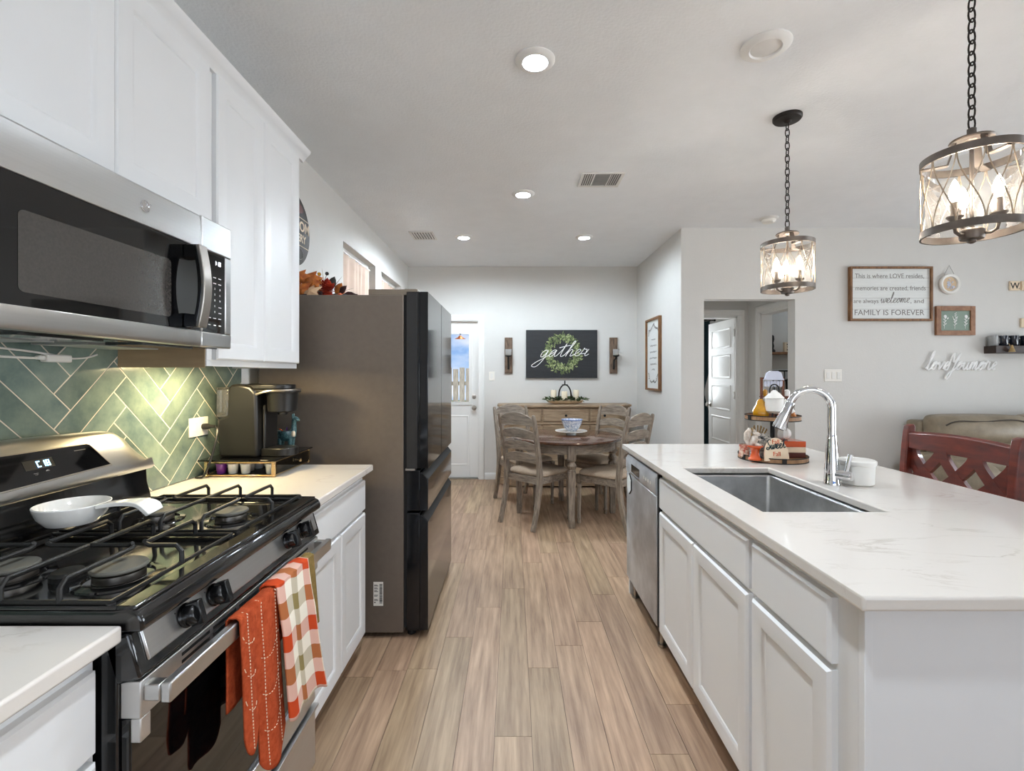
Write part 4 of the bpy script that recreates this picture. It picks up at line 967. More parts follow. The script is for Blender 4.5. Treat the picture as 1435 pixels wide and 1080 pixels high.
slab(FY0+.002, ym-.003, .868, 1.772, 'door', False); slab(ym+.003, FY1-.002, .868, 1.772, 'door', False)
slab(FY0+.002, FY1-.002, .652, .858, 'upper_drawer', True); slab(FY0+.002, FY1-.002, .04, .640, 'freezer_drawer', True)
for y0, y1 in ((FY0+.001, FY0+.003),):
    b = MB(); b.box(-.543, -.49, y0-.0025, y0+.001, .87, 1.765); obj('door_edge_trim', b, 'fridgegray', t)
b = MB(); b.box(-.55, -.50, FY0-.002, FY0+.05, .858, .868); b.cyl((-.53, FY0+.02, .852), (-.53, FY0+.02, .872), .01, n=12); obj('middle_hinge', b, 'nickel', t)
for y in (FY0+.06, FY1-.06):
    b = MB(); b.cyl((-.53, y, 0), (-.53, y, .035), .022, n=14); obj('foot', b, 'blackmatte', t)
    b = MB(); b.cyl((-1.2, y, 0), (-1.2, y, .035), .022, n=14); obj('foot', b, 'blackmatte', t)
ff = frame((-.713, FY0, .168), (1,0,0), (0,0,1))
b = MB(); b.fbox(ff, 0, .050, 0, .122, 0, .0006); sk = obj('sticker', b, 'plate', t, label='white barcode sticker low on the side')
b = MB(); rnd = random.Random(2); z = .012
while z < .108:
    hh = rnd.choice((.0012, .002, .0032)); b.fbox(ff, .031, .046, z, z+hh, .0006, .0009); z += hh+rnd.choice((.001, .0018))
for z in (.105,.100,.090,.085,.076,.071,.053,.048,.031,.026): b.fbox(ff, .004, .004+rnd.uniform(.012,.021), z, z+.0026, .0006, .0009)
b.fbox(ff, .004, .011, .015, .020, .0006, .0009); obj('printing', b, 'inkdark', sk, smooth=0)

# autumn arrangement on the fridge top
t = thing('autumn_arrangement', 'autumn arrangement of orange leaves, rust flower and berries on the fridge top', 'flower arrangement', (-1.12, 2.75, 1.755))
MT['mapleleaf'] = mat('maple_leaf', (206, 122, 48), .7, col2=(150, 70, 24), vscale=30); MT['peach'] = mat('peach_leaf', (230, 190, 150), .7, var=.1)
MT['redflower'] = mat('rust_flower', (196, 62, 22), .7, col2=(140, 26, 16), vscale=40); MT['plum'] = mat('plum_leaf', (62, 32, 34), .7, var=.1)
MT['sageleaf'] = mat('blue_grey_leaf', (86, 88, 94), .7, var=.1); MT['darkleaf'] = mat('dark_leaf', (58, 58, 52), .7); MT['plumes'] = mat('pale_plume', (204, 196, 182), .9)
rnd = random.Random(8)
def maple(b, c, d, up, R):
    d = Vector(d).normalized(); up = Vector(up).normalized(); sd = d.cross(up).normalized(); up = sd.cross(d)
    P = []
    rr = [1,.45,.86,.4,.72,.3,.35]
    for k, r in enumerate(rr): P.append((k*PI/ (len(rr)-1), r))
    P = P + [(2*PI-a, r) for a, r in P[::-1][1:-1]]
    v = [b.bm.verts.new(Vector(c)+(d*math.cos(a)+sd*math.sin(a))*R*r+up*R*(.18*math.cos(a*5)*r-.12*r*r)) for a, r in P]; m_ = b.bm.verts.new(Vector(c)+up*R*.05)
    for i in range(len(v)): b.face([v[i], v[(i+1) % len(v)], m_])
def part_leaves(nm, m, pts, fn_):
    for p in pts:
        b = MB(); fn_(b, p); obj(nm, b, m, t, solid=.0012)
L1 = [(-1.20,2.60,1.835,.10),(-1.14,2.64,1.895,.085),(-1.23,2.66,1.90,.09),(-1.15,2.56,1.82,.085),(-1.24,2.58,1.86,.08),(-1.10,2.60,1.855,.07),(-1.19,2.62,1.90,.08),(-1.12,2.66,1.87,.08)]
part_leaves('maple_leaf', 'mapleleaf', L1, lambda b, p: maple(b, p[:3], (rnd.uniform(-.5,.5), -.25, -.7), (.25, -1, .35), p[3]))
part_leaves('maple_leaf', 'peach', [(-1.10,2.55,1.80,.08),(-1.23,2.55,1.82,.08)], lambda b, p: maple(b, p[:3], (.6, -.3, -.3), (0, -1, .6), p[3]))
b = MB()
for k in range(34):
    a = k*2.4; r = .012+.0013*k; d = Vector((math.cos(a)*r*20, -.55, math.sin(a)*r*20+.15)); b.leaf(Vector((-1.04,2.64,1.82)), d, (0,0,1), .038+.0011*k, .036)
obj('flower', b, 'redflower', t, solid=.001)
for p in ((-1.06,2.62,1.772),(-1.025,2.63,1.772),(-.985,2.68,1.80),(-1.0,2.72,1.815),(-1.10,2.63,1.80)):
    b = MB(); b.ball(p, .014, 12); obj('berry', b, 'orangeg', t)
for p in ((-1.095,2.66,1.915,'mustard'),(-1.09,2.66,1.89,'mustard'),(-1.055,2.67,1.92,'blackgloss')):
    b = MB(); b.ball(p[:3], .011, 10); b.tube([p[:3], (-1.09, 2.68, 1.83), (-1.1, 2.7, 1.77)], .0015, 5); obj('berry_sprig', b, p[3], t)
b = MB(); b.ball((-1.085,2.65,1.832), .034, 18, rz=.028); obj('mini_gourd', b, 'cream', t)
for d, m, L_, w_, o_ in (((.4,-.1,.9),'darkleaf',.08,.05,(-1.04,2.67,1.83)),((-.2,-.2,1),'darkleaf',.07,.03,(-1.25,2.7,1.87)),((.9,-.3,.05),'sageleaf',.08,.055,(-.99,2.66,1.775)),((.9,.1,.25),'plum',.08,.05,(-1.0,2.75,1.80)),((.7,-.2,.6),'plum',.07,.04,(-1.0,2.7,1.81)),((.9,-.4,.0),'plum',.07,.04,(-1.03,2.64,1.78)),((.8,.2,.5),'plum',.075,.04,(-.99,2.8,1.79)),((.5,.0,.8),'mapleleaf',.075,.05,(-1.02,2.7,1.81)),((.7,.1,.7),'mapleleaf',.08,.045,(-1.03,2.74,1.80)),((.6,-.5,.2),'plum',.06,.04,(-1.08,2.6,1.78)),((.8,-.3,-.02),'sageleaf',.06,.045,(-.96,2.7,1.772))):
    b = MB(); b.leaf(o_, d, (.1,-1,.3), L_, w_); obj('leaf', b, m, t, solid=.001)
for d in ((.5,.2,.75),(-.15,0,1),(.9,.3,.35)):
    b = MB(); o_ = Vector((-1.08,2.72,1.80)); e = o_+Vector(d)*.16; b.tube([o_, (o_+e)/2, e], [.001,.004,.0006], 6); obj('plume', b, 'plumes', t)
b = MB(); b.ball((-1.12,2.72,1.775), .10, 16, rz=.019, ry=.2); obj('base', b, 'plum', t)

for ch_ in t.children:
    for v in ch_.data.vertices: v.co.z = max(v.co.z, 1.7572)
# round dark sign on the wall beyond the upper cabinets
t = thing('round_sign', 'round dark wooden wall sign with cream lettering, half hidden behind the tall cabinet', 'sign', (XL, 2.87, 2.02))
b = MB(); b.lathe([(.225,0),(.225,.016),(.222,.018),(.004,.018)], (XL+.001,2.87,2.243), 56, 0, (1,0,0)); obj('board', b, 'bread', t)
f = frame((XL+.0192, 2.87, 2.243), (0,1,0), (0,0,1)); b = MB()
b.text('BOOM', .088, frame(f(.215, .01, 0), (0,1,0), (0,0,1)), 0, .001, 'RIGHT', .002); b.text('ERY', .07, frame(f(.165, -.06, 0), (0,1,0), (0,0,1)), 0, .001, 'RIGHT', .0012)
b.fbox(f, -.2, .2, .088, .092, 0, .001); b.fbox(f, -.2, .2, -.088, -.084, 0, .001); obj('lettering', b, 'creamwood', t, smooth=0)
b = MB(); b.prism(f, [(.05*math.cos(k*PI/8)*1.4+.06, .145+.03*math.sin(k*PI/8)) for k in range(16)], 0, .001); obj('emblem', b, 'brown', t)
b = MB(); b.tube([f(.07+.05*math.cos(k*PI/10), -.14+.035*math.sin(k*PI/10), .001) for k in range(20)], .003, 5, closed=True); obj('emblem', b, 'ink', t)

# ------------------------------------------------------------------ coffee corner
t = thing('wall_outlet', 'white wall outlet plate on the green tile left of the coffee maker', 'outlet', (XL+.01, 2.01, 1.085))
b = MB(); b.box(XL+.0092, XL+.014, 1.952, 2.072, 1.085, 1.165); obj('plate', b, 'plate', t, bevel=.002)
b = MB()
for y in (1.985, 2.038):
    b.box(XL+.014, XL+.0155, y-.014, y+.014, 1.108, 1.142)
obj('socket', b, 'white', t, bevel=.002)
t = thing('power_cord', 'black plug and cord running from the wall outlet down behind the coffee maker', 'cord', (XL+.03, 2.03, .92))
b = MB(); b.lathe([(.013,0),(.013,.02),(.009,.03),(.005,.055),(.004,.06)], (XL+.0156,2.035,1.124), 12, 0, (1,0,0)); obj('plug', b, 'blackplastic', t)
b = MB(); b.tube(catmull([(XL+.07,2.035,1.124),(XL+.088,2.018,1.115),(XL+.095,1.997,1.07),(XL+.09,1.975,1.0),(XL+.075,1.962,.94),(XL+.06,1.958,.9195),(XL+.03,1.965,.9185)], 6), .0045, 8); obj('cable', b, 'blackplastic', t)
t = thing('pod_rack', 'coffee pod drawer with smoked glass top and pale gold frame, under the coffee maker', 'drawer rack', (-1.155, 2.16, .914))
rx0, rx1, ry0, ry1 = -1.305, -1.005, 1.985, 2.335
b = MB()
for x in (rx0+.008, rx1-.008):
    for y in (ry0+.008, ry1-.008): b.box(x-.007, x+.007, y-.007, y+.007, .9145, .982)
for z in (.921, .976):
    b.box(rx0, rx1, ry0+.004, ry0+.012, z-.0035, z+.0035); b.box(rx0, rx1, ry1-.012, ry1-.004, z-.0035, z+.0035); b.box(rx0+.004, rx0+.012, ry0, ry1, z-.0035, z+.0035); b.box(rx1-.012, rx1-.004, ry0, ry1, z-.0035, z+.0035)
obj('frame', b, 'gold', t, bevel=.001, segs=1)
b = MB(); b.box(rx0-.02, rx1+.006, ry0-.008, ry1+.012, .9822, .9885); obj('glass_top', b, 'blackglass', t, bevel=.001)
b = MB(); b.box(rx0+.014, rx1-.014, ry0+.014, ry1-.014, .920, .9225); obj('tray', b, 'castiron', t)
b = MB(); b.box(rx1-.004, rx1+.001, ry0+.016, ry1-.016, .925, .975); dr = obj('drawer_front', b, 'smoke', t)
b = MB(); b.lathe([(.004,0),(.004,.008),(.008,.012),(.008,.018),(.003,.021)], (rx1+.001,2.19,.952), 14, 0, (1,0,0)); obj('knob', b, 'gold', dr)
def pod(x, y, m, label):
    t = thing('coffee_pod', label, 'coffee pod', (x, y, .923), group='coffee pods in the rack', world=False)
    b = MB(); b.lathe([(.0165,0),(.018,.002),(.0215,.040),(.0245,.0405),(.0245,.0425)], n=20); obj('cup', b, m, t)
    b = MB(); b.lathe([(.0235,.0426),(.0235,.0434),(.002,.0434)], n=20); obj('lid', b, 'plate' if m == 'white' else 'purple', t); return t
pod(-1.255, 2.028, 'purple', 'purple coffee pod at the left end of the pod rack')
pw = None
for x, y, lb in ((-1.205,2.028,'white coffee pod in the front row, right beside the purple one'),(-1.150,2.028,'white coffee pod in the front row, second from the purple one'),(-1.165,2.085,'white coffee pod in the second row of the rack'),(-1.155,2.142,'white coffee pod in the third row of the rack'),(-1.150,2.20,'white coffee pod in the fourth row of the rack'),(-1.145,2.258,'white coffee pod in the last row of the rack'),(-1.045,2.030,'white coffee pod alone at the right front corner of the rack')):
    if pw is None: pw = pod(x, y, 'white', lb)
    else: c = copy_tree(pw); c.location = (x, y, .923); c['label'] = lb
# coffee maker
t = thing('coffee_maker', 'black single-cup coffee maker on the pod rack beside the fridge', 'coffee maker', (-1.16, 2.15, .9885))
ky0, ky1 = 2.04, 2.215; kz = .9887
def ysec(poly, y0, y1, rd=.03):
    """side outline (x,z) extruded along y with rounded long edges"""
    b = MB(); rings = []; c = Vector((sum(p[0] for p in poly)/len(poly), sum(p[1] for p in poly)/len(poly)))
    for k in range(13):
        s_ = -1+2*k/12; y = (y0+y1)/2+(y1-y0)/2*s_; ins = rd*(1-math.sqrt(max(0, 1-max(0, (abs(s_)*(y1-y0)/2-((y1-y0)/2-rd))/rd)**2)))
        rings.append([(p[0]+(c.x-p[0])*ins/.12, y, p[1]+(c.y-p[1])*ins/.16 if p[1] > kz+.03 else p[1]) for p in poly])
    b.loft(rings); return b
def yline(b, poly, y0, y1):
    b.prism(lambda p, q, c: Vector((p, c, q)), poly, y0, y1); return b
b = yline(MB(), [(-1.275,kz),(-1.108,kz),(-1.110,1.15),(-1.112,1.268),(-1.14,1.297),(-1.19,1.307),(-1.225,1.305),(-1.235,1.29),(-1.24,1.17),(-1.285,1.155)], ky0, ky1); obj('body', b, 'blackplastic', t, bevel=.012, segs=3, smooth=50)
b = yline(MB(), [(-1.109,1.0),(-1.095,1.0),(-1.095,1.215),(-1.109,1.215)], ky0+.04, ky1-.02); obj('column', b, 'blackplastic', t, bevel=.01)
b = MB(); xs = -1.04
b.lathe([(.050,1.182),(.056,1.186),(.060,1.255),(.062,1.268)], (xs, 2.125, 0), 30, sx=1.05, sy=1.2); b.lathe([(.020,1.168),(.024,1.184)], (xs, 2.125, 0), 16); obj('brew_head', b, 'blackplastic', t)
b = MB(); b.prism(lambda p, q, c: Vector((c[0] if False else p, q, c)), [(-1.13,2.05)]+[(-1.035+.072*math.cos(a*PI/16), 2.125+.076*math.sin(a*PI/16)) for a in range(-8, 9)]+[(-1.13,2.20)], 1.268, 1.283); b.prism(lambda p, q, c: Vector((p, q, c)), [(-1.16,2.055)]+[(-1.055+.068*math.cos(a*PI/16), 2.125+.07*math.sin(a*PI/16)) for a in range(-8, 9)]+[(-1.16,2.195)], 1.283, 1.304); obj('lid', b, 'blackplastic', t, bevel=.005, segs=3)
b = MB(); b.tube(catmull([(-1.115,2.043,1.262),(-1.06,2.042,1.276),(-1.0,2.06,1.279),(-.965,2.125,1.279),(-1.0,2.19,1.279),(-1.06,2.208,1.276),(-1.115,2.207,1.262)], 5), .005, 8); obj('lift_handle', b, 'nickel', t)
b = MB(); b.prism(lambda p, q, c: Vector((p, q, c)), [(-1.109,2.07)]+[(-1.035+.062*math.cos(a*PI/16), 2.125+.06*math.sin(a*PI/16)) for a in range(-8, 9)]+[(-1.109,2.185)], kz, kz+.034); obj('drip_tray', b, 'blackplastic', t, bevel=.003)
b = MB(); b.box(-1.297, -1.243, ky0+.015, ky1-.02, 1.158, 1.285); obj('water_reservoir', b, 'water', t, bevel=.006)
b = MB(); b.box(-1.298, -1.242, ky0+.013, ky1-.018, 1.285, 1.292); obj('reservoir_lid', b, 'water', t, bevel=.004)
b = MB(); b.cyl((-1.262, 2.08, 1.165), (-1.262, 2.08, 1.235), .008, n=12); obj('water_filter', b, 'navyglaze', t)
# llama planter
t = thing('llama_planter', 'small teal speckled llama planter on the pod rack, right of the coffee maker', 'planter', (-1.10, 2.295, .9885))
b = MB(); lx, ly, lz = -1.10, 2.298, .9887
b.lathe([(.012,.035),(.026,.040),(.033,.058),(.034,.075),(.033,.086),(.028,.086),(.027,.075),(.01,.07)], (lx-.008, ly, lz), 20, sx=1.25, sy=.85)
for dx in (-.032, .018):
    for dy in (-.014, .014): b.tube([(lx+dx, ly+dy, lz+.05), (lx+dx, ly+dy, lz+.02), (lx+dx+.001, ly+dy, lz)], [.012,.009,.0095], 9)
b.tube([(lx+.022,ly,lz+.06),(lx+.031,ly,lz+.095),(lx+.031,ly,lz+.125),(lx+.035,ly,lz+.143)], [.018,.013,.011,.014], 12)
b.tube([(lx+.024,ly,lz+.143),(lx+.04,ly,lz+.144),(lx+.052,ly,lz+.138),(lx+.058,ly,lz+.135)], [.008,.013,.009,.004], 10)
for dy in (-.007,.007): b.tube([(lx+.028,ly+dy,lz+.15),(lx+.027,ly+dy,lz+.162),(lx+.028,ly+dy,lz+.17)], [.005,.004,.001], 7)
b.tube([(lx-.044,ly,lz+.075),(lx-.052,ly,lz+.066),(lx-.05,ly,lz+.056)], [.006,.007,.003], 7)
obj('body', b, 'teal', t, smooth=60)
b = MB(); b.ball((lx+.034, ly-.012, lz+.072), .010, 10, rz=.016, ry=.008); obj('chest_patch', b, 'creamwood', t)
b = MB(); b.lathe([(.026,.078),(.02,.084),(.003,.086)], (lx-.008, ly, lz), 14, sx=1.2, sy=.8); obj('soil', b, 'brown', t)
for k, (dx, dy, m) in enumerate(((-.03,0,'redflower'),(-.024,-.008,'orangeg'),(.006,-.004,'purple'),(.0,.006,'teal'))):
    b = MB(); b.leaf((lx-.008+dx*.5, ly+dy*.5, lz+.084), (dx*3, dy*3, .06), (0,-1,.1), .022, .006); obj('succulent', b, m, t, solid=.002)
# ------------------------------------------------------------------ island
IF = .722; ZC = .914
fi = frame((IF, 0, 0), (0,-1,0), (0,0,1))      # faces -x; a = -y
t = thing('island_cabinet', 'white island cabinet with one drawer and one door, at the near end of the island', 'cabinet', (1.0, 1.2, 0))
island_t = t
b = MB(); b.box(IF, 1.36, .985, 1.398, .105, .884); obj('carcass', b, 'cab', t)
b = MB(); b.box(IF+.075, 1.36, .99, 1.398, 0, .105); obj('toe_kick', b, 'cab', t)
b = MB(); b.box(IF-.001, 1.44, .962, .984, 0, .884); b.box(IF-.004, IF+.012, .9615, .976, 0, .884); obj('end_panel', b, 'cab', t, bevel=.001, segs=1)
b = MB(); shaker(b, fi, -1.388, -1.045, .706, .853, .022, ch=.007, flat=True); obj('drawer', b, 'cab', t)
b = MB(); shaker(b, fi, -1.388, -1.045, .115, .690, .022, .055, ch=.007); obj('door', b, 'cab', t)
t = thing('sink_cabinet', 'white two-door cabinet under the island sink', 'cabinet', (1.0, 1.85, 0))
b = MB(); b.box(IF, IF+.02, 1.40, 2.278, .105, .884); b.box(IF+.02, 1.36, 1.40, 1.418, .105, .884); b.box(IF+.02, 1.36, 2.26, 2.278, .105, .884); b.box(IF+.02, 1.36, 1.418, 2.26, .105, .123); obj('carcass', b, 'cab', t)
b = MB(); b.box(IF+.075, 1.36, 1.40, 2.278, 0, .105); obj('toe_kick', b, 'cab', t)
b = MB(); shaker(b, fi, -2.262, -1.412, .706, .853, .022, ch=.007, flat=True); obj('false_front', b, 'cab', t)
for a0, a1 in ((-2.262, -1.842), (-1.836, -1.412)):
    b = MB(); shaker(b, fi, a0, a1, .115, .690, .022, .055, ch=.007); obj('door', b, 'cab', t)
t = island_t
b = MB(); b.box(1.362, 1.44, .985, 2.918, 0, .884); b.box(IF-.004, 1.362, 2.898, 2.918, 0, .884); obj('back_panel', b, 'cab', t)
# worktop with a rectangular cutout
SX0, SX1, SY0, SY1 = .79, 1.195, 1.493, 2.20
b = MB(); X0, X1, Y0, Y1 = .683, 1.745, .918, 2.957; r = .02
O = [(X0+r, Y0), (X1, Y0), (X1, Y1), (X0, Y1), (X0, Y0+r)]
def slabhole():
    bm = b.bm; h = [(SX0,SY0),(SX1,SY0),(SX1,SY1),(SX0,SY1)]
    for z in (.884, .914):
        o_ = [bm.verts.new((x, y, z)) for x, y in ((X0,Y0),(X1,Y0),(X1,Y1),(X0,Y1))]; i_ = [bm.verts.new((x, y, z)) for x, y in h]
        for k in range(4): b.face([o_[k], o_[(k+1)%4], i_[(k+1)%4], i_[k]])
        if z < .9: lo = (o_, i_)
        else: hi = (o_, i_)
    for k in range(4):
        b.face([lo[0][k], lo[0][(k+1)%4], hi[0][(k+1)%4], hi[0][k]]); b.face([lo[1][k], lo[1][(k+1)%4], hi[1][(k+1)%4], hi[1][k]])
slabhole()
o = obj('island_countertop', b, 'quartz', bevel=.006, segs=3); tag(o, 'large pale veined quartz island countertop with the sink cut into it', 'countertop')
t = thing('kitchen_sink', 'rectangular undermount stainless sink in the island countertop', 'sink', (.99, 1.85, .66))
b = MB(); e = .008; zb = .665
def R(i, z): return [(SX0-.002+i, SY0-.002+i, z), (SX1+.002-i, SY0-.002+i, z), (SX1+.002-i, SY1+.002-i, z), (SX0-.002+i, SY1+.002-i, z)]
b.loft([R(-.02, .8835), R(0, .8835), R(.006, zb+.02), R(.024, zb), R(.15, zb-.006)], 0, False)
bm = b.bm; bm.verts.ensure_lookup_table(); b.face([bm.verts[i] for i in range(16, 20)])
obj('basin', b, 'sinksteel', t, bevel=.012, segs=3, recalc=False)
b = MB(); b.lathe([(.045,zb-.004),(.043,zb+.001),(.03,zb-.001),(.028,zb-.003),(.003,zb-.003)], (.99,1.85,0), 28); obj('drain', b, 'nickel', t)
# faucet
t = thing('faucet', 'tall chrome gooseneck kitchen faucet beside the sink', 'faucet', (1.257, 1.86, ZC))
fx_, fy_ = 1.262, 1.865; du = Vector((-.90, .30, 0)).normalized()
b = MB(); b.lathe([(.030,ZC),(.030,ZC+.006),(.0275,ZC+.012),(.026,ZC+.05),(.0205,ZC+.14),(.0165,ZC+.19),(.0155,ZC+.195)], (fx_,fy_,0), 30); obj('body', b, 'chrome', t)
b = MB(); P = [Vector((fx_,fy_,ZC+.185)), Vector((fx_,fy_,1.215))]; rr = .073; cc = Vector((fx_,fy_,1.215))+du*rr
for k in range(1, 17): a = PI - k*(PI*.905)/16; P.append(cc+du*(rr*math.cos(a))+Vector((0,0,rr*math.sin(a))))
b.tube(P, .0145, 18); obj('neck', b, 'chrome', t)
e0 = P[-1]; dn = (P[-1]-P[-2]).normalized(); b = MB(); b.lathe([(.0148,0),(.0165,.004),(.0168,.028),(.0175,.032),(.026,.112),(.0255,.116),(.02,.117)], e0, 26, 0, dn); sh = obj('spray_head', b, 'chrome', t)
b = MB(); b.lathe([(.02,.1172),(.02,.119),(.004,.119)], e0, 20, 0, dn); pb = e0+dn*.055+dn.cross(Vector((0,1,0))).normalized()*0; obj('spray_face', b, 'blackplastic', sh)
b = MB(); hdv = Vector((.55,-.84,0)).normalized(); b.lathe([(.0195,0),(.0195,.045),(.017,.052),(.004,.053)], Vector((fx_,fy_,ZC+.042))+hdv*.018, 22, 0, hdv)
b.tube([Vector((fx_,fy_,ZC+.05))+hdv*.048, Vector((fx_,fy_,ZC+.065))+hdv*.052, Vector((fx_+.01,fy_,ZC+.125))+hdv*.056], [.008,.0075,.009], 12); obj('lever_handle', b, 'chrome', t)
t = thing('lidded_jar', 'small plain white lidded jar right behind the faucet', 'jar', (1.365, 1.87, ZC))
b = MB(); b.lathe([(.052,ZC+.0005),(.057,ZC+.006),(.060,ZC+.078),(.058,ZC+.080)], (1.365,1.87,0), 40); obj('jar', b, 'whitematte', t, bevel=.002)
b = MB(); b.lathe([(.064,ZC+.080),(.065,ZC+.084),(.065,ZC+.094),(.060,ZC+.098),(.004,ZC+.099)], (1.365,1.87,0), 40); obj('lid', b, 'whitematte', t)
# dishwasher
t = thing('dishwasher', 'stainless dishwasher with dark control strip, in the far end of the island', 'dishwasher', (1.0, 2.58, 0))
dy0_, dy1_ = 2.292, 2.886
b = MB(); b.box(IF+.005, 1.34, dy0_, dy1_, .11, .872); obj('tub', b, 'blackmatte', t)
b = MB(); b.box(IF-.026, IF+.004, dy0_, dy1_, .125, .755); obj('door', b, 'steel2', t, bevel=.004)
b = MB(); b.prism(lambda p, q, c: Vector((p, c, q)), [(IF-.026,.758),(IF-.030,.775),(IF-.030,.842),(IF-.018,.862),(IF+.004,.864),(IF+.004,.758)], dy0_, dy1_); cp = obj('control_panel', b, 'steel2', t, bevel=.002)
b = MB(); fdw = frame((IF-.030, 0, 0), (0,-1,0), (0,0,1)); b.fbox(fdw, -2.76, -2.58, .778, .828, -.006, .0008); hr = obj('handle_recess', b, 'blackgloss', cp, bevel=.004)
b = MB(); b.fbox(fdw, -2.765, -2.575, .768, .776, 0, .004); obj('handle_lip', b, 'chrome', hr, bevel=.002)
for a in (-2.50, -2.46, -2.42, -2.38):
    b = MB(); b.fbox(fdw, a, a+.014, .797, .811, 0, .0015); obj('button', b, 'plate', cp)
b = MB(); b.box(IF-.02, IF+.06, dy0_-.012, dy0_-.0005, .125, .862); obj('side_gasket', b, 'blackplastic', t)
b = MB(); b.box(IF+.07, IF+.09, dy0_, dy1_, .0, .11); obj('kick_plate', b, 'blackmatte', t)
for y in (dy0_+.05, dy1_-.03):
    b = MB(); b.cyl((IF+.02, y, 0), (IF+.02, y, .112), .012, n=12); b.cyl((IF+.02, y, 0), (IF+.02, y, .012), .022, n=14); obj('leveling_foot', b, 'nickel', t)
t = thing('dishwasher_magnet', 'small white six-sided magnet with a dark edge on the dishwasher door', 'magnet', (IF-.03, 2.80, .70))
f = frame((IF-.0265, 2.80, .70), (0,-1,0), (0,0,1)); hx = [(.0, .062), (.042, .03), (.042, -.03), (0, -.062), (-.042, -.03), (-.042, .03)]
b = MB(); b.prism(f, hx, 0, .006); obj('backing', b, 'blackplastic', t); b = MB(); b.prism(f, [(p*.92, q*.92) for p, q in hx], .006, .0075); obj('face', b, 'signwhite', t)

# ---- two-tier tray and what stands on it
TX, TY = 1.335, 2.425
t = thing('tiered_tray', 'two-tier round wooden tray with black metal rims on the island', 'tiered tray', (TX, TY, ZC))
def tier(z, R_):
    b = MB(); b.lathe([(R_-.004, z), (R_-.002, z+.012), (.004, z+.012)], (TX,TY,0), 56); o = obj('tray_board', b, 'traywood', t)
    b = MB(); b.lathe([(R_-.002, z-.001), (R_+.001, z-.001), (R_+.001, z+.003), (R_-.001, z+.004)], (TX,TY,0), 56, caps=False); b.lathe([(R_-.001, z+.0215), (R_+.0015, z+.0215), (R_+.0015, z+.026), (R_-.001, z+.026), (R_-.001, z+.0215)], (TX,TY,0), 56, caps=False); obj('metal_rim', b, 'blackmatte', t)
    b = MB(); b.lathe([(R_-.003, z+.003), (R_-.0005, z+.003), (R_-.0005, z+.022), (R_-.003, z+.022), (R_-.003, z+.003)], (TX,TY,0), 56, caps=False); obj('wood_rim', b, 'traywood', t)
tier(ZC+.001, .160); tier(1.116, .128)
b = MB(); b.cyl((TX,TY,ZC+.013), (TX,TY,1.117), .0105, n=16); b.lathe([(.028,ZC+.013),(.026,ZC+.018),(.012,ZC+.024)], (TX,TY,0), 20); b.lathe([(.012,1.104),(.03,1.113),(.03,1.116)], (TX,TY,0), 20); obj('post', b, 'blackmatte', t)
for z, R_ in ((ZC+.006, .162), (1.121, .130)):
    for a in (-1.75, .2, 1.4, 3.3):
        b = MB(); c, s_ = math.cos(a), math.sin(a); b.bar([(TX+R_*c, TY+R_*s_, z-.002), (TX+R_*c, TY+R_*s_, z+.022)], .02, .004, (-s_, c, 0)); obj('rim_clasp', b, 'blackmatte', t)
for a in (.05,):
    b = MB(); b.tube([(TX+.136, TY+.01+.012*math.cos(k*PI/8), 1.128+.012*math.sin(k*PI/8)) for k in range(16)], .003, 6, closed=True); obj('side_ring', b, 'blackmatte', t)
z1 = ZC+.0135; z2 = 1.1287
# lower tier
t = thing('half_round_sign', 'cream half-round plaque lettered Fall Sweet Fall, leaning at the front of the lower tray', 'sign', (1.29, 2.30, z1))
f = frame((1.287, 2.292, z1), (1,.06,0), (0,.18,1))
arc = [(.061*math.cos(k*PI/20), .112*math.sin(k*PI/20)**.9 if k not in (0,20) else 0) for k in range(21)]
arc = [(-.061,0),(.061,0)] + [(.061*math.cos(a)*1.0, .022+.090*math.sin(a)) for a in [k*PI/24 for k in range(25)]]
b = MB(); b.prism(f, arc, -.010, 0); obj('plaque', b, 'creamwood', t, bevel=.001)
b = MB(); b.text('Fall', .030, frame(f(0, .083, 0), f(1,0,0)-f(0,0,0), f(0,1,0)-f(0,0,0)), 0, .001); obj('orange_lettering', b, 'orangeg', t, smooth=0); b = MB(); b.text('Fall', .030, frame(f(.0, .024, 0), f(1,0,0)-f(0,0,0), f(0,1,0)-f(0,0,0)), 0, .001); obj('orange_lettering', b, 'orangeg', t, smooth=0)
b = MB(); fs = frame(f(-.052, .053, 0), f(1,.12,0)-f(0,0,0), f(-.12,1,0)-f(0,0,0)); cursive(b, 'Sweet', fs, .100, 0, .0021, depth=.001, ysc=1.05); obj('script_lettering', b, MT['tealcurtain'], t)
t = thing('patterned_half_round', 'navy and cream patterned half-round block behind the Fall plaque', 'block', (1.25, 2.335, z1))
f = frame((1.245, 2.335, z1), (1,.15,0), (0,.1,1)); b = MB(); b.prism(f, [(-.066,0),(.066,0)] + [(.066*math.cos(k*PI/24), .05+.078*math.sin(k*PI/24)) for k in range(25)], -.02, 0); obj('block', b, 'confetti', t, bevel=.002)
t = thing('pedestal_stand', 'small rust orange glazed pedestal stand at the left of the lower tray', 'pedestal', (1.195, 2.335, z1))
b = MB(); b.lathe([(.031,0),(.031,.006),(.024,.012),(.019,.03),(.019,.045),(.026,.058),(.037,.064),(.037,.072),(.033,.072),(.03,.068),(.003,.067)], (1.198,2.332,z1), 28); obj('stand', b, 'orangeg', t)
t = thing('squirrel_figurine', 'white glazed squirrel figurine on the orange pedestal stand', 'figurine', (1.2, 2.332, z1+.073))
q = Vector((1.196, 2.332, z1+.068)); b = MB()
b.tube([q+Vector(v) for v in ((-.012,0,.001),(-.012,0,.018),(.0,0,.036),(.006,-.002,.052))], [.014,.021,.018,.010], 12)
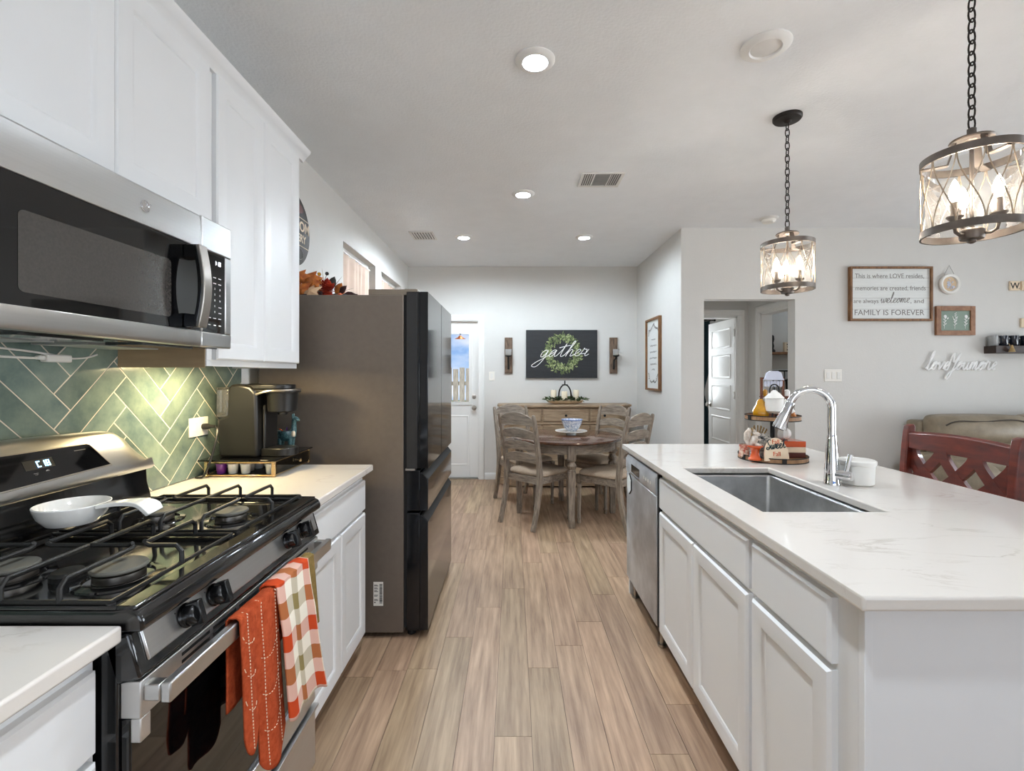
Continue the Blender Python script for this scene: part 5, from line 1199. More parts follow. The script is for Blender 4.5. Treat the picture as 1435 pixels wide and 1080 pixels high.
b.tube([q+Vector(v) for v in ((-.004,-.001,.056),(.006,-.003,.060),(.017,-.006,.057),(.024,-.008,.053))], [.009,.0135,.010,.004], 10)
for dy in (-.006,.005): b.tube([q+Vector((.0,dy,.068)), q+Vector((-.002,dy,.078)), q+Vector((-.003,dy,.083))], [.004,.0035,.001], 6)
b.tube([q+Vector(v) for v in ((-.026,.004,.004),(-.036,.004,.03),(-.034,.004,.06),(-.022,.004,.080),(-.016,.004,.07))], [.008,.014,.016,.011,.003], 10)
b.tube([q+Vector(v) for v in ((.004,-.012,.034),(.02,-.012,.03),(.028,-.008,.036))], [.006,.005,.005], 7)
b.tube([q+Vector(v) for v in ((-.006,-.012,.006),(.014,-.014,.004),(.026,-.014,.002))], [.011,.008,.005], 7); obj('body', b, 'squirrel', t, smooth=70)
b = MB(); b.ball(q+Vector((.030,-.01,.040)), .0075, 8); obj('acorn', b, 'inkdark', t)
t = tag(obj('patterned_mug', MB().lathe([(.026,0),(.03,.004),(.031,.062),(.0285,.062),(.028,.008),(.003,.006)], (1.195,2.42,z1), 26), 'rust'), 'rust and white patterned cup at the left rear of the lower tray', 'cup')
t = thing('book_bundle_item', 'x', 'book'); D.objects.remove(t)
bz = z1+.0005
for k, (m, h, lb) in enumerate((('brown', .027, 'dark brown book at the bottom of the small stack on the lower tray'), ('creamwood', .027, 'cream book in the middle of the small stack on the lower tray'), ('orangeg', .029, 'orange book on top of the small stack on the lower tray'))):
    t = thing('book', lb, 'book', (1.415, 2.42, bz), math.radians(-6+2*k), group='books stacked on the lower tray', world=False)
    b = MB(); b.box(-.06, .06, -.05, .05, 0, .003); b.box(-.06, .06, -.05, .05, h-.003, h); b.box(-.06, .06, -.05, -.046, .003, h-.003); obj('cover', b, m, t, bevel=.001, segs=1)
    b = MB(); b.box(-.057, .057, -.0455, .046, .003, h-.003); obj('pages', b, 'whitematte', t, smooth=0); bz += h+.0004
t = thing('white_pumpkin', 'small white pumpkin on top of the stacked books', 'pumpkin', (1.385, 2.43, bz))
b = MB(); N = 40; rings = []
for i in range(1, 14):
    a = PI*i/14; rr = .044*math.sin(a)**.8; zz = -.034*math.cos(a)+.033
    rings.append([(1.385+rr*(1-.09*abs(math.sin(k*PI*10/N))**.6*math.sin(a))*math.cos(2*PI*k/N), 2.43+rr*(1-.09*abs(math.sin(k*PI*10/N))**.6*math.sin(a))*math.sin(2*PI*k/N), bz+zz+.001) for k in range(N)])
b.loft(rings); obj('body', b, 'whitematte', t)
b = MB(); b.tube([(1.385,2.43,bz+.062),(1.382,2.43,bz+.072),(1.374,2.43,bz+.080)], [.007,.005,.004], 8); obj('stem', b, 'inkdark', t)
t = thing('wheat_bundle', 'small bundle of dried wheat behind the patterned block on the lower tray', 'dried wheat', (1.26, 2.43, z1))
b = MB()
for k in range(9):
    a = -1+k*.25; e = Vector((1.262+.03*math.sin(a), 2.43+.01*math.cos(k*2), z1+.115+.012*math.cos(a*2))); b.tube([Vector((1.262, 2.43, z1)), (Vector((1.262,2.43,z1))+e)/2+Vector((0,0,.01)), e], .0012, 5)
    for j in range(4): b.ball(e+Vector((.006*math.sin(a)*j, 0, .009*j)), .0045, 6, rz=.007)
obj('stalks', b, 'wheat', t)
# upper tier
t = thing('yellow_gourd', 'glossy mustard yellow gourd at the left of the upper tray', 'gourd', (1.262, 2.40, z2))
b = MB(); N = 40; prof = [(.020,.001),(.030,.003),(.037,.010),(.040,.020),(.0395,.030),(.036,.042),(.030,.053),(.0245,.062),(.021,.071),(.019,.080),(.015,.088),(.009,.094),(.004,.096)]; rings = []
for r, z in prof: rings.append([(1.262+r*(1-.07*abs(math.sin(k*PI*8/N))**.6)*math.cos(2*PI*k/N)-.06*max(0,z-.06)*0, 2.40+r*(1-.07*abs(math.sin(k*PI*8/N))**.6)*math.sin(2*PI*k/N), z2+z) for k in range(N)])
b.loft(rings); obj('body', b, 'mustard', t)
b = MB(); b.tube([(1.262,2.40,z2+.094),(1.264,2.40,z2+.104),(1.267,2.40,z2+.112)], [.006,.005,.0055], 8); obj('stem', b, 'brown', t)
t = thing('water_tower_ornament', 'white miniature water tower with conical roof, in the middle of the upper tray', 'ornament', (1.318, 2.375, z2))
ox, oy = 1.312, 2.365
b = MB(); b.lathe([(.006,.022),(.030,.026),(.042,.038),(.042,.100)], (ox,oy,z2), 34); obj('tank', b, 'whitematte', t)
b = MB(); b.lathe([(.044,.100),(.046,.102),(.024,.126),(.006,.142),(.002,.143)], (ox,oy,z2), 34); obj('roof', b, 'whitematte', t)
for k in range(4):
    a = PI/4+k*PI/2; b = MB(); b.bar([(ox+.032*math.cos(a), oy+.032*math.sin(a), z2), (ox+.027*math.cos(a), oy+.027*math.sin(a), z2+.034)], .007, .007, (-math.sin(a), math.cos(a), 0)); obj('leg', b, 'blackmatte', t)
b = MB(); b.tube(catmull([(ox-.022,oy,z2+.122),(ox-.022,oy,z2+.15),(ox-.012,oy,z2+.167),(ox+.004,oy,z2+.17),(ox+.018,oy,z2+.161),(ox+.023,oy,z2+.142),(ox+.022,oy,z2+.122)], 4), .0032, 7); b.lathe([(.004,.141),(.005,.150),(.002,.157)], (ox,oy,z2), 10); obj('handle', b, 'blackmatte', t)
t = thing('wooden_scoop', 'white tapered scoop with orange wooden tip leaning on the right of the upper tray', 'scoop', (1.39, 2.36, z2))
b = MB(); b.tube([(1.352,2.35,z2+.095),(1.362,2.345,z2+.07),(1.385,2.335,z2+.03)], [.009,.013,.015], 12); obj('handle', b, 'whitematte', t)
b = MB(); b.tube([(1.384,2.335,z2+.031),(1.393,2.332,z2+.012),(1.396,2.332,z2+.004)], [.010,.009,.005], 10); obj('tip', b, 'skin', t)
t = thing('market_stall_ornament', 'miniature wooden market stall with pale lavender roof at the back of the upper tray', 'ornament', (1.37, 2.49, z2))
sx0, sx1, sy = 1.305, 1.418, 2.475
b = MB()
for x in (sx0, sx1): b.box(x-.005, x+.005, sy-.005, sy+.005, z2, z2+.205)
b.box(sx0, sx1, sy-.004, sy+.004, z2+.195, z2+.205); obj('frame', b, 'brownboard', t)
b = MB(); b.prism(lambda p, q, c: Vector((p, c, q)), [(sx0+.002,z2+.190),(sx0+.012,z2+.205),(sx0+.018,z2+.228),(sx0+.035,z2+.238),(sx1-.035,z2+.238),(sx1-.018,z2+.228),(sx1-.012,z2+.205),(sx1-.002,z2+.190)], sy-.022, sy-.006); obj('roof', b, 'lavender', t, bevel=.003)
b = MB()
for k in range(6): b.prism(lambda p, q, c: Vector((p, c, q)), [(sx0+.008+k*.0165, z2+.186), (sx0+.008+k*.0165+.014, z2+.186), (sx0+.008+k*.0165+.013, z2+.16), (sx0+.008+k*.0165+.007, z2+.153), (sx0+.008+k*.0165+.001, z2+.16)], sy-.012, sy-.009)
obj('scalloped_awning', b, 'lavender', t)
b = MB(); b.box(sx0+.005, sx1-.005, sy-.012, sy+.012, z2, z2+.075); b.box(sx1-.004, sx1+.045, sy-.004, sy+.012, z2, z2+.10); b.box(sx0-.003, sx1+.05, sy-.016, sy+.016, z2+.10, z2+.106); obj('counter', b, 'brownboard', t)
for k, (x, m, r) in enumerate(((sx0+.02, 'mustard', .011), (sx1+.022, 'white', .014))):
    b = MB(); b.lathe([(r*.8,0),(r,.006),(r,.026),(r*.6,.034),(.002,.036)], (x, sy, z2+.1062), 14); obj('goods', b, m, t)

# ------------------------------------------------------------------ counter stool
t = thing('counter_stool', 'cherry red wooden counter stool with a crossed lattice back behind the island', 'stool', (1.78, 2.07, 0))
sy0, sy1, sx = 1.82, 2.368, 1.950
fs = lambda z: sx + .028*((max(z, .62)-.62)/.47)**1.6         # back rakes away from the island
for y in (sy0+.018, sy1-.018):
    b = MB(); P = [(sx+.05, y, 0), (sx+.012, y, .3), (sx, y, .6)] + [(fs(z), y, z) for z in (.7,.8,.9,1.0,1.06,1.088)]; P = P + [(fs(1.088)+.014, y, 1.096)]
    b.bar(P, .036, [.038,.04,.044,.042,.042,.042,.042,.040,.034,.018], (0,1,0)); obj('back_post', b, 'cherry', t, bevel=.005)
b = MB(); n = 14; rings = []
for k in range(n+1):
    u = k/n; y = sy0+.034+(sy1-sy0-.068)*u; bow = .018*(1-(2*u-1)**2); zt = 1.068+.010*(1-(2*u-1)**2)
    rings.append([(fs(.985)-.011+bow, y, .985), (fs(1.0)-.012+bow, y, zt-.01), (fs(1.06)-.004+bow, y, zt), (fs(1.06)+.012+bow, y, zt-.004), (fs(.985)+.012+bow, y, .985)])
b.loft(rings); obj('top_rail', b, 'cherry', t, bevel=.003)
b = MB(); b.bar([(sx, sy0+.034, .70), (sx+.012, (sy0+sy1)/2, .70), (sx, sy1-.034, .70)], .05, .022, (0,0,1)); obj('lower_rail', b, 'cherry', t)
def lattice(path):
    b = MB(); P = [(fs(z)+.012, y, z) for y, z in path]; b.bar(P, .042, .018, (0,.7,.7)); return b
# lattice: each arched slat is a flat strip bent between the rails
ym = (sy0+sy1)/2; hw = (sy1-sy0)/2-.03
def strip(pts, w, nm='lattice_slat'):
    b = MB(); q = catmull(pts, 5); A = []
    for i, (y, z) in enumerate(q):
        y2, z2_ = q[min(i+1, len(q)-1)]; y1, z1_ = q[max(i-1, 0)]; d = Vector((y2-y1, z2_-z1_)).normalized(); n_ = Vector((-d.y, d.x))
        A.append([(fs(z)-.008+.012, y+n_.x*w/2, z+n_.y*w/2), (fs(z)-.008+.012, y-n_.x*w/2, z-n_.y*w/2), (fs(z)+.010+.012, y-n_.x*w/2, z-n_.y*w/2), (fs(z)+.010+.012, y+n_.x*w/2, z+n_.y*w/2)])
    b.loft(A); obj(nm, b, 'cherry', t)
for k in (-1, 0, 1):
    c = ym+k*hw*.667
    for s_ in (-1, 1):
        strip([(c+s_*hw*.30*1.0, .99), (c+s_*hw*.25, .955), (c, .885+.0), (c-s_*hw*.29, .815), (c-s_*hw*.36, .76), (c-s_*hw*.36, .715)], .046)
for s_ in (-1, 1):
    strip([(ym+s_*hw*1.0, .93), (ym+s_*hw*.86, .885), (ym+s_*hw*.68, .845), (ym+s_*hw*.45, .80), (ym+s_*hw*.38, .76)], .032)
b = MB(); b.prism(lambda p, q, c: Vector((p, q, c)), [(1.50,sy0-.01),(1.52,sy0-.02),(1.965,sy0+.01),(1.965,sy1-.01),(1.52,sy1+.02),(1.50,sy1+.01)], .60, .645); obj('seat', b, 'leather', t, bevel=.015, segs=3)
b = MB(); b.box(1.53, 1.95, sy0+.01, sy1-.01, .545, .60); obj('seat_frame', b, 'cherry', t)
for y in (sy0+.02, sy1-.02):
    b = MB(); b.bar([(1.55, y, 0), (1.55, y, .55)], .036, .036, (0,1,0)); obj('front_leg', b, 'cherry', t)
b = MB(); b.box(1.54, 1.56, sy0+.03, sy1-.03, .2, .235); obj('footrest', b, 'cherry', t)

# ------------------------------------------------------------------ sofa
t = thing('sofa', 'olive brown leather sofa with dark piping against the living room wall', 'sofa', (4.6, 4.0, 0))
def cushion(x0, x1, y0, y1, z0, z1, rr, name, tilt=0.0, puff=.02, m='leather', sub=True):
    b = MB(); nx, nz, n2 = 10, 8, 5
    def ss(u): return -1+2*u
    bm = b.bm
    import itertools
    P = {}
    def pt(i, j, k):
        u, v, w = i/8*2-1, j/4*2-1, k/8*2-1
        ed = max(0, abs(u))**4; fz = max(0, abs(w))**4; px = u*(1-.05*fz); pz = w*(1-.06*ed); py = v*(1-.35*ed)*(1-.3*fz)*1.0
        x = (x0+x1)/2+(x1-x0)/2*px; y = (y0+y1)/2+((y1-y0)/2+puff*(1-u*u)*(1-w*w))*py; z = (z0+z1)/2+(z1-z0)/2*pz
        y += tilt*(z-z0)
        return (x, y, z)
    def vtx(i, j, k):
        if (i,j,k) not in P: P[(i,j,k)] = bm.verts.new(pt(i,j,k))
        return P[(i,j,k)]
    for i in range(8):
        for k in range(8):
            for j in (0, 4): b.face([vtx(i,j,k), vtx(i+1,j,k), vtx(i+1,j,k+1), vtx(i,j,k+1)])
    for j in range(4):
        for k in range(8):
            for i in (0, 8): b.face([vtx(i,j,k), vtx(i,j+1,k), vtx(i,j+1,k+1), vtx(i,j,k+1)])
        for i in range(8):
            for k in (0, 8): b.face([vtx(i,j,k), vtx(i+1,j,k), vtx(i+1,j+1,k), vtx(i,j+1,k)])
    o = obj(name, b, m, t, smooth=180, sub=1)
    return o
b = MB(); b.box(3.74, 5.96, 3.62, 4.40, .06, .42); obj('base', b, 'leather', t, bevel=.03, segs=3)
for x in (3.8, 5.9):
    for y in (3.68, 4.34):
        b = MB(); b.cyl((x, y, 0), (x, y, .065), .03, n=14); obj('foot', b, 'blackmatte', t)
for x0, x1 in ((3.56, 3.82), (5.88, 6.14)):
    cushion(x0, x1, 3.55, 4.42, .06, .66, .05, 'arm', puff=.01)
for x0, x1 in ((3.83, 4.52), (4.53, 5.18), (5.19, 5.87)):
    cushion(x0, x1, 3.52, 4.12, .40, .54, .05, 'seat_cushion')
for x0, x1, z1_ in ((3.70, 4.50, .985), (4.51, 5.20, .985), (5.21, 6.0, .98)):
    o1 = cushion(x0, x1, 3.96, 4.26, .48, .80, .06, 'back_cushion', tilt=.16, puff=.04)
    o1 = cushion(x0+.01, x1-.01, 3.99, 4.32, .74, z1_+.01, .06, 'headrest_cushion', tilt=.14, puff=.06)
    b = MB(); P = []
    for k in range(25):
        u = -1+2*k/24; P.append(((x0+x1)/2+(x1-x0)/2*u*.97, 4.0+.14*(z1_-.72)-.035*(1-u*u), z1_-.03-.05*u**6+.008*math.sin(u*5)))
    b.tube(P, .006, 6); obj('piping', b, 'piping', o1)
b = MB(); b.box(3.70, 6.0, 4.28, 4.45, .10, .93); obj('back_frame', b, 'leather', t, bevel=.03, segs=3)

# ------------------------------------------------------------------ living wall decorations
def pic_frame(f, w, h, fw, d, m, t, depth0=0.0):
    b = MB()
    b.fbox(f, 0, fw, 0, h, depth0, d); b.fbox(f, w-fw, w, 0, h, depth0, d); b.fbox(f, fw, w-fw, 0, fw, depth0, d); b.fbox(f, fw, w-fw, h-fw, h, depth0, d)
    return obj('frame', b, m, t, bevel=.0015, segs=1)
t = thing('framed_sign', 'large white wood-framed sign about love and family on the living room wall', 'sign', (3.57, YR, 1.857))
x0, x1, z0, z1_ = 3.185, 3.965, 1.857, 2.37
f = frame((x0, YR-.001, z0), (1,0,0), (0,0,1)); w = x1-x0; h = z1_-z0
pic_frame(f, w, h, .020, .040, 'framewood', t)
b = MB(); b.fbox(f, .018, w-.018, .018, h-.018, 0, .022); obj('panel', b, 'signwhite', t, smooth=0)
b = MB()
for z in (.11, .215, .318, .405): b.fbox(f, .02, w-.02, z, z+.0016, .022, .0224)
obj('board_seams', b, 'ink', t, smooth=0)
b = MB()
def line(s, cx, z, size, wd):
    b = MB()
    fr_ = frame(f(cx, z, .0222), (1,0,0), (0,0,1)); n0 = len(b.bm.verts); b.text(s, size, fr_, 0, .0008, 'CENTER'); b.bm.verts.ensure_lookup_table()
    vs = b.bm.verts[n0:]; xs = [v.co.x for v in vs]; k = wd/(max(xs)-min(xs)); c = (max(xs)+min(xs))/2; X = f(cx,0,0).x
    for v in vs: v.co.x = X+(v.co.x-c)*k
    obj('lettering', b, 'ink', t, smooth=0)
line('This is where LOVE resides,', w/2-.01, .405, .062, .655); line('memories are created, friends', w/2, .290, .060, .665); line('are always', .158, .170, .056, .235); line(', and', .642, .170, .056, .125); line('FAMILY IS FOREVER', w/2-.01, .055, .074, .66)
b = MB(); cursive(b, 'welcome', frame(f(.292, .170, .0222), (1,.0,.02), (0,0,1)), .275, 0, .0022, depth=.0005, ysc=1.0); obj('script_lettering', b, 'ink', t)
t = thing('round_plaque', 'round white wall plaque hanging from a cord between the sign and the small tiles', 'plaque', (4.143, YR, 2.1))
c = Vector((4.143, YR-.001, 2.208))
b = MB(); b.lathe([(.092,0),(.098,.006),(.098,.022),(.090,.030),(.072,.026),(.066,.012)], c, 44, 0, (0,-1,0), caps=False); b.lathe([(.092,0),(.003,.0)], c, 44, 0, (0,-1,0), caps=False); obj('rim', b, 'whitematte', t)
b = MB(); b.lathe([(.067,.010),(.067,.013),(.003,.013)], c, 40, 0, (0,-1,0)); obj('disc', b, 'dough', t)
f = frame((4.143, YR-.0145, 2.208), (1,0,0), (0,0,1)); b = MB(); rnd = random.Random(4)
for k in range(22): a = rnd.uniform(0, 6.28); r = rnd.uniform(.005, .042); b.leaf(f(r*math.cos(a), r*math.sin(a), 0), f(math.cos(a*2),math.sin(a*2),.05)-f(0,0,0), f(0,0,1)-f(0,0,0), .026, .013)
obj('floral_relief', b, 'lavender', t, solid=.001)
f = frame((4.143, YR-.012, 2.208), (1,0,0), (0,0,1)); b = MB(); b.tube([f(-.052,.082,0), f(-.002,.178,0), f(.05,.083,0)], .0018, 5); obj('cord', b, 'ink', t)
t = thing('botanical_picture', 'small wood-framed sage green print of three white wildflowers on the living room wall', 'picture', (4.19, YR, 1.72))
x0, x1, z0, z1_ = 4.010, 4.378, 1.722, 1.998; f = frame((x0, YR-.001, z0), (1,0,0), (0,0,1)); w = x1-x0; h = z1_-z0
pic_frame(f, w, h, .044, .026, 'framewood2', t); b = MB(); b.fbox(f, .042, w-.042, .042, h-.042, 0, .014); obj('print', b, 'sage', t, smooth=0)
b = MB()
for k, (cx, kind) in enumerate(((.085,0),(.184,1),(.283,0))):
    b.tube([f(cx-.004,.062,.015), f(cx,.12,.015), f(cx+.004,.17,.015)], .0018, 5)
    for j in range(6):
        zz = .085+j*.014; s_ = 1 if j % 2 else -1; b.leaf(f(cx, zz, .0152), f(s_*.7, .7, .02)-f(0,0,0), f(0,0,1)-f(0,0,0), .026, .008)
    if kind == 0:
        for j in range(9): a = j*.7; b.leaf(f(cx+.004, .178, .0152), f(math.cos(a),math.sin(a),.02)-f(0,0,0), f(0,0,1)-f(0,0,0), .018, .009)
        b.leaf(f(cx+.022,.15,.0152), f(.5,.8,.02)-f(0,0,0), f(0,0,1)-f(0,0,0), .025, .014)
    else:
        for s_ in (-1,1): b.tube([f(cx,.12,.015), f(cx+s_*.014,.15,.015), f(cx+s_*.024,.18,.015)], .0018, 5)
        for j in range(5): b.leaf(f(cx+.003,.165+j*.010,.0152), f((-1)**j*.6,.8,.02)-f(0,0,0), f(0,0,1)-f(0,0,0), .016, .008)
obj('white_flowers', b, 'letterwhite', t, solid=.0008)
def tile_letter(x, z, ch, label):
    t = thing('letter_tile', label, 'letter tile', (x, YR, z), group='wooden letter tiles on the wall')
    b = MB(); b.box(x-.047, x+.047, YR-.018, YR-.001, z-.044, z+.044); obj('tile', b, 'creamwood', t, bevel=.004)
    if ch: b = MB(); b.text(ch, .082, frame((x-.004, YR-.0182, z-.028), (1,0,0), (0,0,1)), 0, .001, 'CENTER', .001); b.text('4', .02, frame((x+.034, YR-.0182, z-.034), (1,0,0), (0,0,1)), 0, .001); obj('letter', b, 'inkdark', t, smooth=0)
tile_letter(4.763, 2.192, 'W', 'square cream letter tile W, upper one near the right edge'); tile_letter(4.873, 2.192, '', 'square cream letter tile just right of the W tile, cut by the right edge')
tile_letter(4.868, 1.84, 'E', 'square cream letter tile below the upper pair, cut by the right edge above the shelf')
t = thing('floating_shelf', 'dark brown floating wall shelf near the right edge of the picture', 'shelf', (4.9, YR-.06, 1.54))
b = MB(); b.box(4.480, 5.4, YR-.115, YR-.001, 1.548, 1.618); obj('board', b, 'shelfwood', t, bevel=.003)
for x in (4.62, 5.0):
    b = MB(); b.lathe([(.008,0),(.008,.002),(.002,.003)], (x, YR-.115, 1.577), 12, 0, (0,-1,0)); obj('screw_cap', b, 'copper', t)
def mug(x, m, label, gl=False):
    t = thing('mug' if not gl else 'glass_mug', label, 'mug', (x, YR-.055, 1.6185), world=False, group='mugs on the wall shelf')
    b = MB(); b.lathe([(.034,0),(.037,.004),(.037,.096),(.034,.096),(.033,.008),(.003,.006)], n=26); obj('cup', b, m, t)
    b = MB(); b.tube([(.036,0,.078),(.055,0,.074),(.060,0,.05),(.054,0,.026),(.036,0,.022)], .005, 8); obj('handle', b, m, t); return t
MT['clearmug'] = thin_glass('clear_mug', (225, 228, 228), haze=.25)
mug(4.515, 'clearmug', 'clear glass mug at the left end of the wall shelf', True); mug(4.61, 'navyglaze', 'dark mug on the wall shelf, just right of the clear glass mug'); mug(4.705, 'navyglaze', 'dark mug on the wall shelf, third from its left end'); 
t = mug(4.815, 'navyglaze', 'dark mug with a pale square tag on the wall shelf, cut by the right edge'); b = MB(); b.box(-.004, .034, -.0415, -.0385, .03, .068); obj('tag', b, 'plate', t)
t = thing('tassel', 'beige tassel hanging over the front of the wall shelf', 'tassel', (4.60, YR-.125, 1.57))
b = MB(); b.tube([(4.60,YR-.10,1.640),(4.60,YR-.118,1.632),(4.60,YR-.122,1.612)], .0025, 6); b.lathe([(.006,1.622),(.009,1.612),(.010,1.605),(.024,1.56),(.022,1.558),(.003,1.559)], (4.60, YR-.142, 0), 16); obj('strands', b, 'wheat', t)
t = thing('script_wall_words', 'white script wall lettering reading love You more below the shelf', 'wall lettering', (4.27, YR, 1.35))
f = frame((3.905, YR-.003, 1.395), (1,0,0), (0,0,1)); b = MB(); cursive(b, 'loveYoumore', f, .665, 0, .0068, depth=.016, slant=.42, ysc=1.15); obj('letters', b, 'letterwhite', t)
t = thing('light_switch', 'white triple rocker switch plate on the living room wall beside the hall opening', 'light switch', (3.045, YR, 1.28))
def switch(t, f, n, w, h):
    b = MB(); b.fbox(f, 0, w, 0, h, 0, .006); obj('plate', b, 'plate', t, bevel=.003)
    for k in range(n):
        c = w*(k+.5)/n if n == 1 else .032+(w-.064)*k/(n-1); b = MB(); b.fbox(f, c-.016, c+.016, h/2-.033, h/2+.033, .006, .0095); obj('rocker', b, 'white', t, bevel=.002)
switch(t, frame((2.962, YR-.0005, 1.283), (1,0,0), (0,0,1)), 3, .165, .116)
t = thing('light_switch', 'single white rocker switch plate on the wall right of the dining door', 'light switch', (-.275, YB, 1.27)); switch(t, frame((-.312, YB-.0005, 1.272), (1,0,0), (0,0,1)), 1, .073, .116)
# tall framed verse on the dining side wall
t = thing('framed_verse', 'tall narrow wood-framed verse with floral sprays on the dining side wall', 'picture', (XD, 5.32, 1.17))
f = frame((XD-.001, 5.58, 1.172), (0,-1,0), (0,0,1)); w = .515; h = .815
pic_frame(f, w, h, .022, .035, 'framewood', t); b = MB(); b.fbox(f, .02, w-.02, .02, h-.02, 0, .012); obj('print', b, 'signwhite', t, smooth=0)
b = MB(); rnd = random.Random(9)
for k, (wd, z) in enumerate(((.16,.575),(.26,.505),(.25,.435),(.28,.365),(.25,.295),(.12,.235))):
    P = []; n = int(wd/.012)
    for j in range(n): P.append(f(w/2-wd/2+wd*j/n, z+.014*math.sin(j*2.1+k)*(.4+.6*rnd.random()), .0125))
    b.tube(catmull([tuple(p) for p in P], 3), .0018, 5)
obj('script_lines', b, 'ink', t)
b = MB()
for zc, s_ in ((.63, 1), (.19, -1)):
    for k in range(26): a = PI*k/25; b.leaf(f(w/2+.17*math.cos(a), zc+s_*.10*math.sin(a), .0128), f(math.cos(a*3+.5), math.sin(a*5), .03)-f(0,0,0), f(0,0,1)-f(0,0,0), .032, .014)
obj('floral_sprays', b, 'ink', t, solid=.0006)

# ------------------------------------------------------------------ dining wall
t = thing('gather_sign', 'charcoal board sign with a green wreath and white word gather over the sideboard', 'sign', (.62, YB, 1.305))
x0, x1, z0, z1_ = .168, 1.082, 1.306, 1.922; f = frame((x0, YB-.001, z0), (1,0,0), (0,0,1)); w = x1-x0; h = z1_-z0
b = MB(); b.fbox(f, 0, w, 0, h, 0, .03); obj('board', b, 'charcoal', t, bevel=.002)
b = MB()
for k in range(1, 8): b.fbox(f, .002, w-.002, h*k/8-.001, h*k/8+.001, .0298, .0303)
obj('board_seams', b, 'blackmatte', t, smooth=0)
cx, cz = w*.512, h*.525
for nm, m, n, sd in (('wreath_leaves', 'leaf', 260, 1), ('wreath_leaves', 'leaf2', 130, 2)):
    b = MB(); rnd = random.Random(sd)
    for k in range(n):
        a = rnd.uniform(0, 2*PI); r = rnd.triangular(.10, .245, .19); da = a+rnd.choice((-1,1))*rnd.uniform(.3,1.1)
        b.leaf(f(cx+r*math.cos(a)*1.0, cz+r*math.sin(a)*1.05, .031+rnd.uniform(0,.002)), f(math.cos(da), math.sin(da), .04)-f(0,0,0), f(0,0,1)-f(0,0,0), rnd.uniform(.035,.05), rnd.uniform(.016,.024), 0, .05)
    obj(nm, b, m, t, solid=.0006)
b = MB(); eb_ = MB(); cursive(b, 'gather', frame(f(.165, .268, .0365), (1,.0,.03), (0,0,1)), .62, 0, .0046, depth=.0, slant=.42, ysc=.78, emb=eb_)
fb_ = MB(); fb_.tube(catmull([tuple(f(.70,.31,.0365)), tuple(f(.76,.32,.0365)), tuple(f(.805,.37,.0365))], 5), .0046, 6); obj('lettering', b, 'letterwhite', t); obj('letter_crossbar', eb_, 'letterwhite', t); obj('letter_flourish', fb_, 'letterwhite', t)
def sconce(xc, label, dx):
    t = thing('wall_sconce', label, 'wall sconce', (xc, YB, 1.36), group='rustic sconces beside the gather sign')
    b = MB(); b.box(xc-.05, xc+.05, YB-.025, YB-.001, 1.362, 1.826); b.box(xc-.042, xc+.042, YB-.031, YB-.025, 1.375, 1.813); obj('board', b, 'rustic', t, bevel=.003)
    b = MB(); b.tube([(xc, YB-.03, 1.42), (xc, YB-.042, 1.44), (xc, YB-.045, 1.50), (xc, YB-.06, 1.535), (xc+dx*.3, YB-.095, 1.555), (xc+dx*.3, YB-.095, 1.585)], [.011,.012,.011,.010,.010,.010], 8); b.lathe([(.012,1.572),(.03,1.58),(.042,1.588),(.042,1.592),(.003,1.592)], (xc+dx*.3, YB-.095, 0), 20); obj('bracket', b, 'blackmatte', t)
    b = MB(); b.lathe([(.030,1.5935),(.038,1.60),(.040,1.665),(.042,1.672)], (xc+dx*.3, YB-.095, 0), 24, caps=False); obj('glass_cup', b, MT['clearmug'], t)
    b = MB(); b.lathe([(.024,1.5935),(.024,1.63),(.003,1.631)], (xc+dx*.3, YB-.095, 0), 18); obj('candle', b, 'cream', t)
sconce(-.058, 'rustic wooden candle sconce left of the gather sign', .0); sconce(1.292, 'rustic wooden candle sconce right of the gather sign', .06)

# ------------------------------------------------------------------ sideboard
t = thing('sideboard', 'tan wooden sideboard with canted corners and three drawers along the dining wall', 'sideboard', (.62, 5.82, 0))
bx0, bx1 = -.165, 1.425; PL = [(bx0,6.04),(bx0,5.79),(bx0+.15,5.63),(bx1-.15,5.63),(bx1,5.79),(bx1,6.04)]
def grow(g): return [(bx0-g,6.04+min(g,.02)),(bx0-g,5.785-g*.4),(bx0+.15-g*.4,5.63-g),(bx1-.15+g*.4,5.63-g),(bx1+g,5.785-g*.4),(bx1+g,6.04+min(g,.02))]
fz_ = lambda p, q, c: Vector((p, q, c))
b = MB(); b.prism(fz_, PL, .10, .945); obj('body', b, 'sidewood', t)
b = MB(); b.prism(fz_, grow(.028), .958, .985); b.prism(fz_, grow(.014), .944, .958); obj('top', b, 'sidewood', t, bevel=.006, segs=3)
b = MB(); b.prism(fz_, grow(.012), .02, .11); b.prism(fz_, grow(.012), .752, .772); obj('molding', b, 'sidewood', t, bevel=.005)
for x, y in ((bx0+.03,6.0),(bx1-.03,6.0),(bx0+.17,5.68),(bx1-.17,5.68)):
    b = MB(); b.cyl((x,y,0),(x,y,.022), .03, n=14); obj('foot', b, 'sidewood', t)
ffb = frame((0,5.63,0),(1,0,0),(0,0,1))
for a0, a1 in ((bx0+.17, .335), (.36, .90), (.925, bx1-.17)):
    b = MB(); shaker(b, ffb, a0, a1, .79, .935, .016, .02, .004, .004); d_ = obj('drawer', b, 'sidewood', t)
    b = MB(); b.lathe([(.007,.016),(.007,.024),(.015,.03),(.015,.036),(.004,.041)], ((a0+a1)/2, 5.63, .862), 16, 0, (0,-1,0)); obj('knob', b, 'blackmatte', d_)
    b = MB(); shaker(b, ffb, a0, a1, .13, .74, .016, .05, .004, .007); d_ = obj('door', b, 'sidewood', t)
    b = MB(); b.lathe([(.007,.016),(.007,.024),(.015,.03),(.015,.036),(.004,.041)], (a1-.03, 5.63, .45), 16, 0, (0,-1,0)); obj('knob', b, 'blackmatte', d_)
zs = .9855
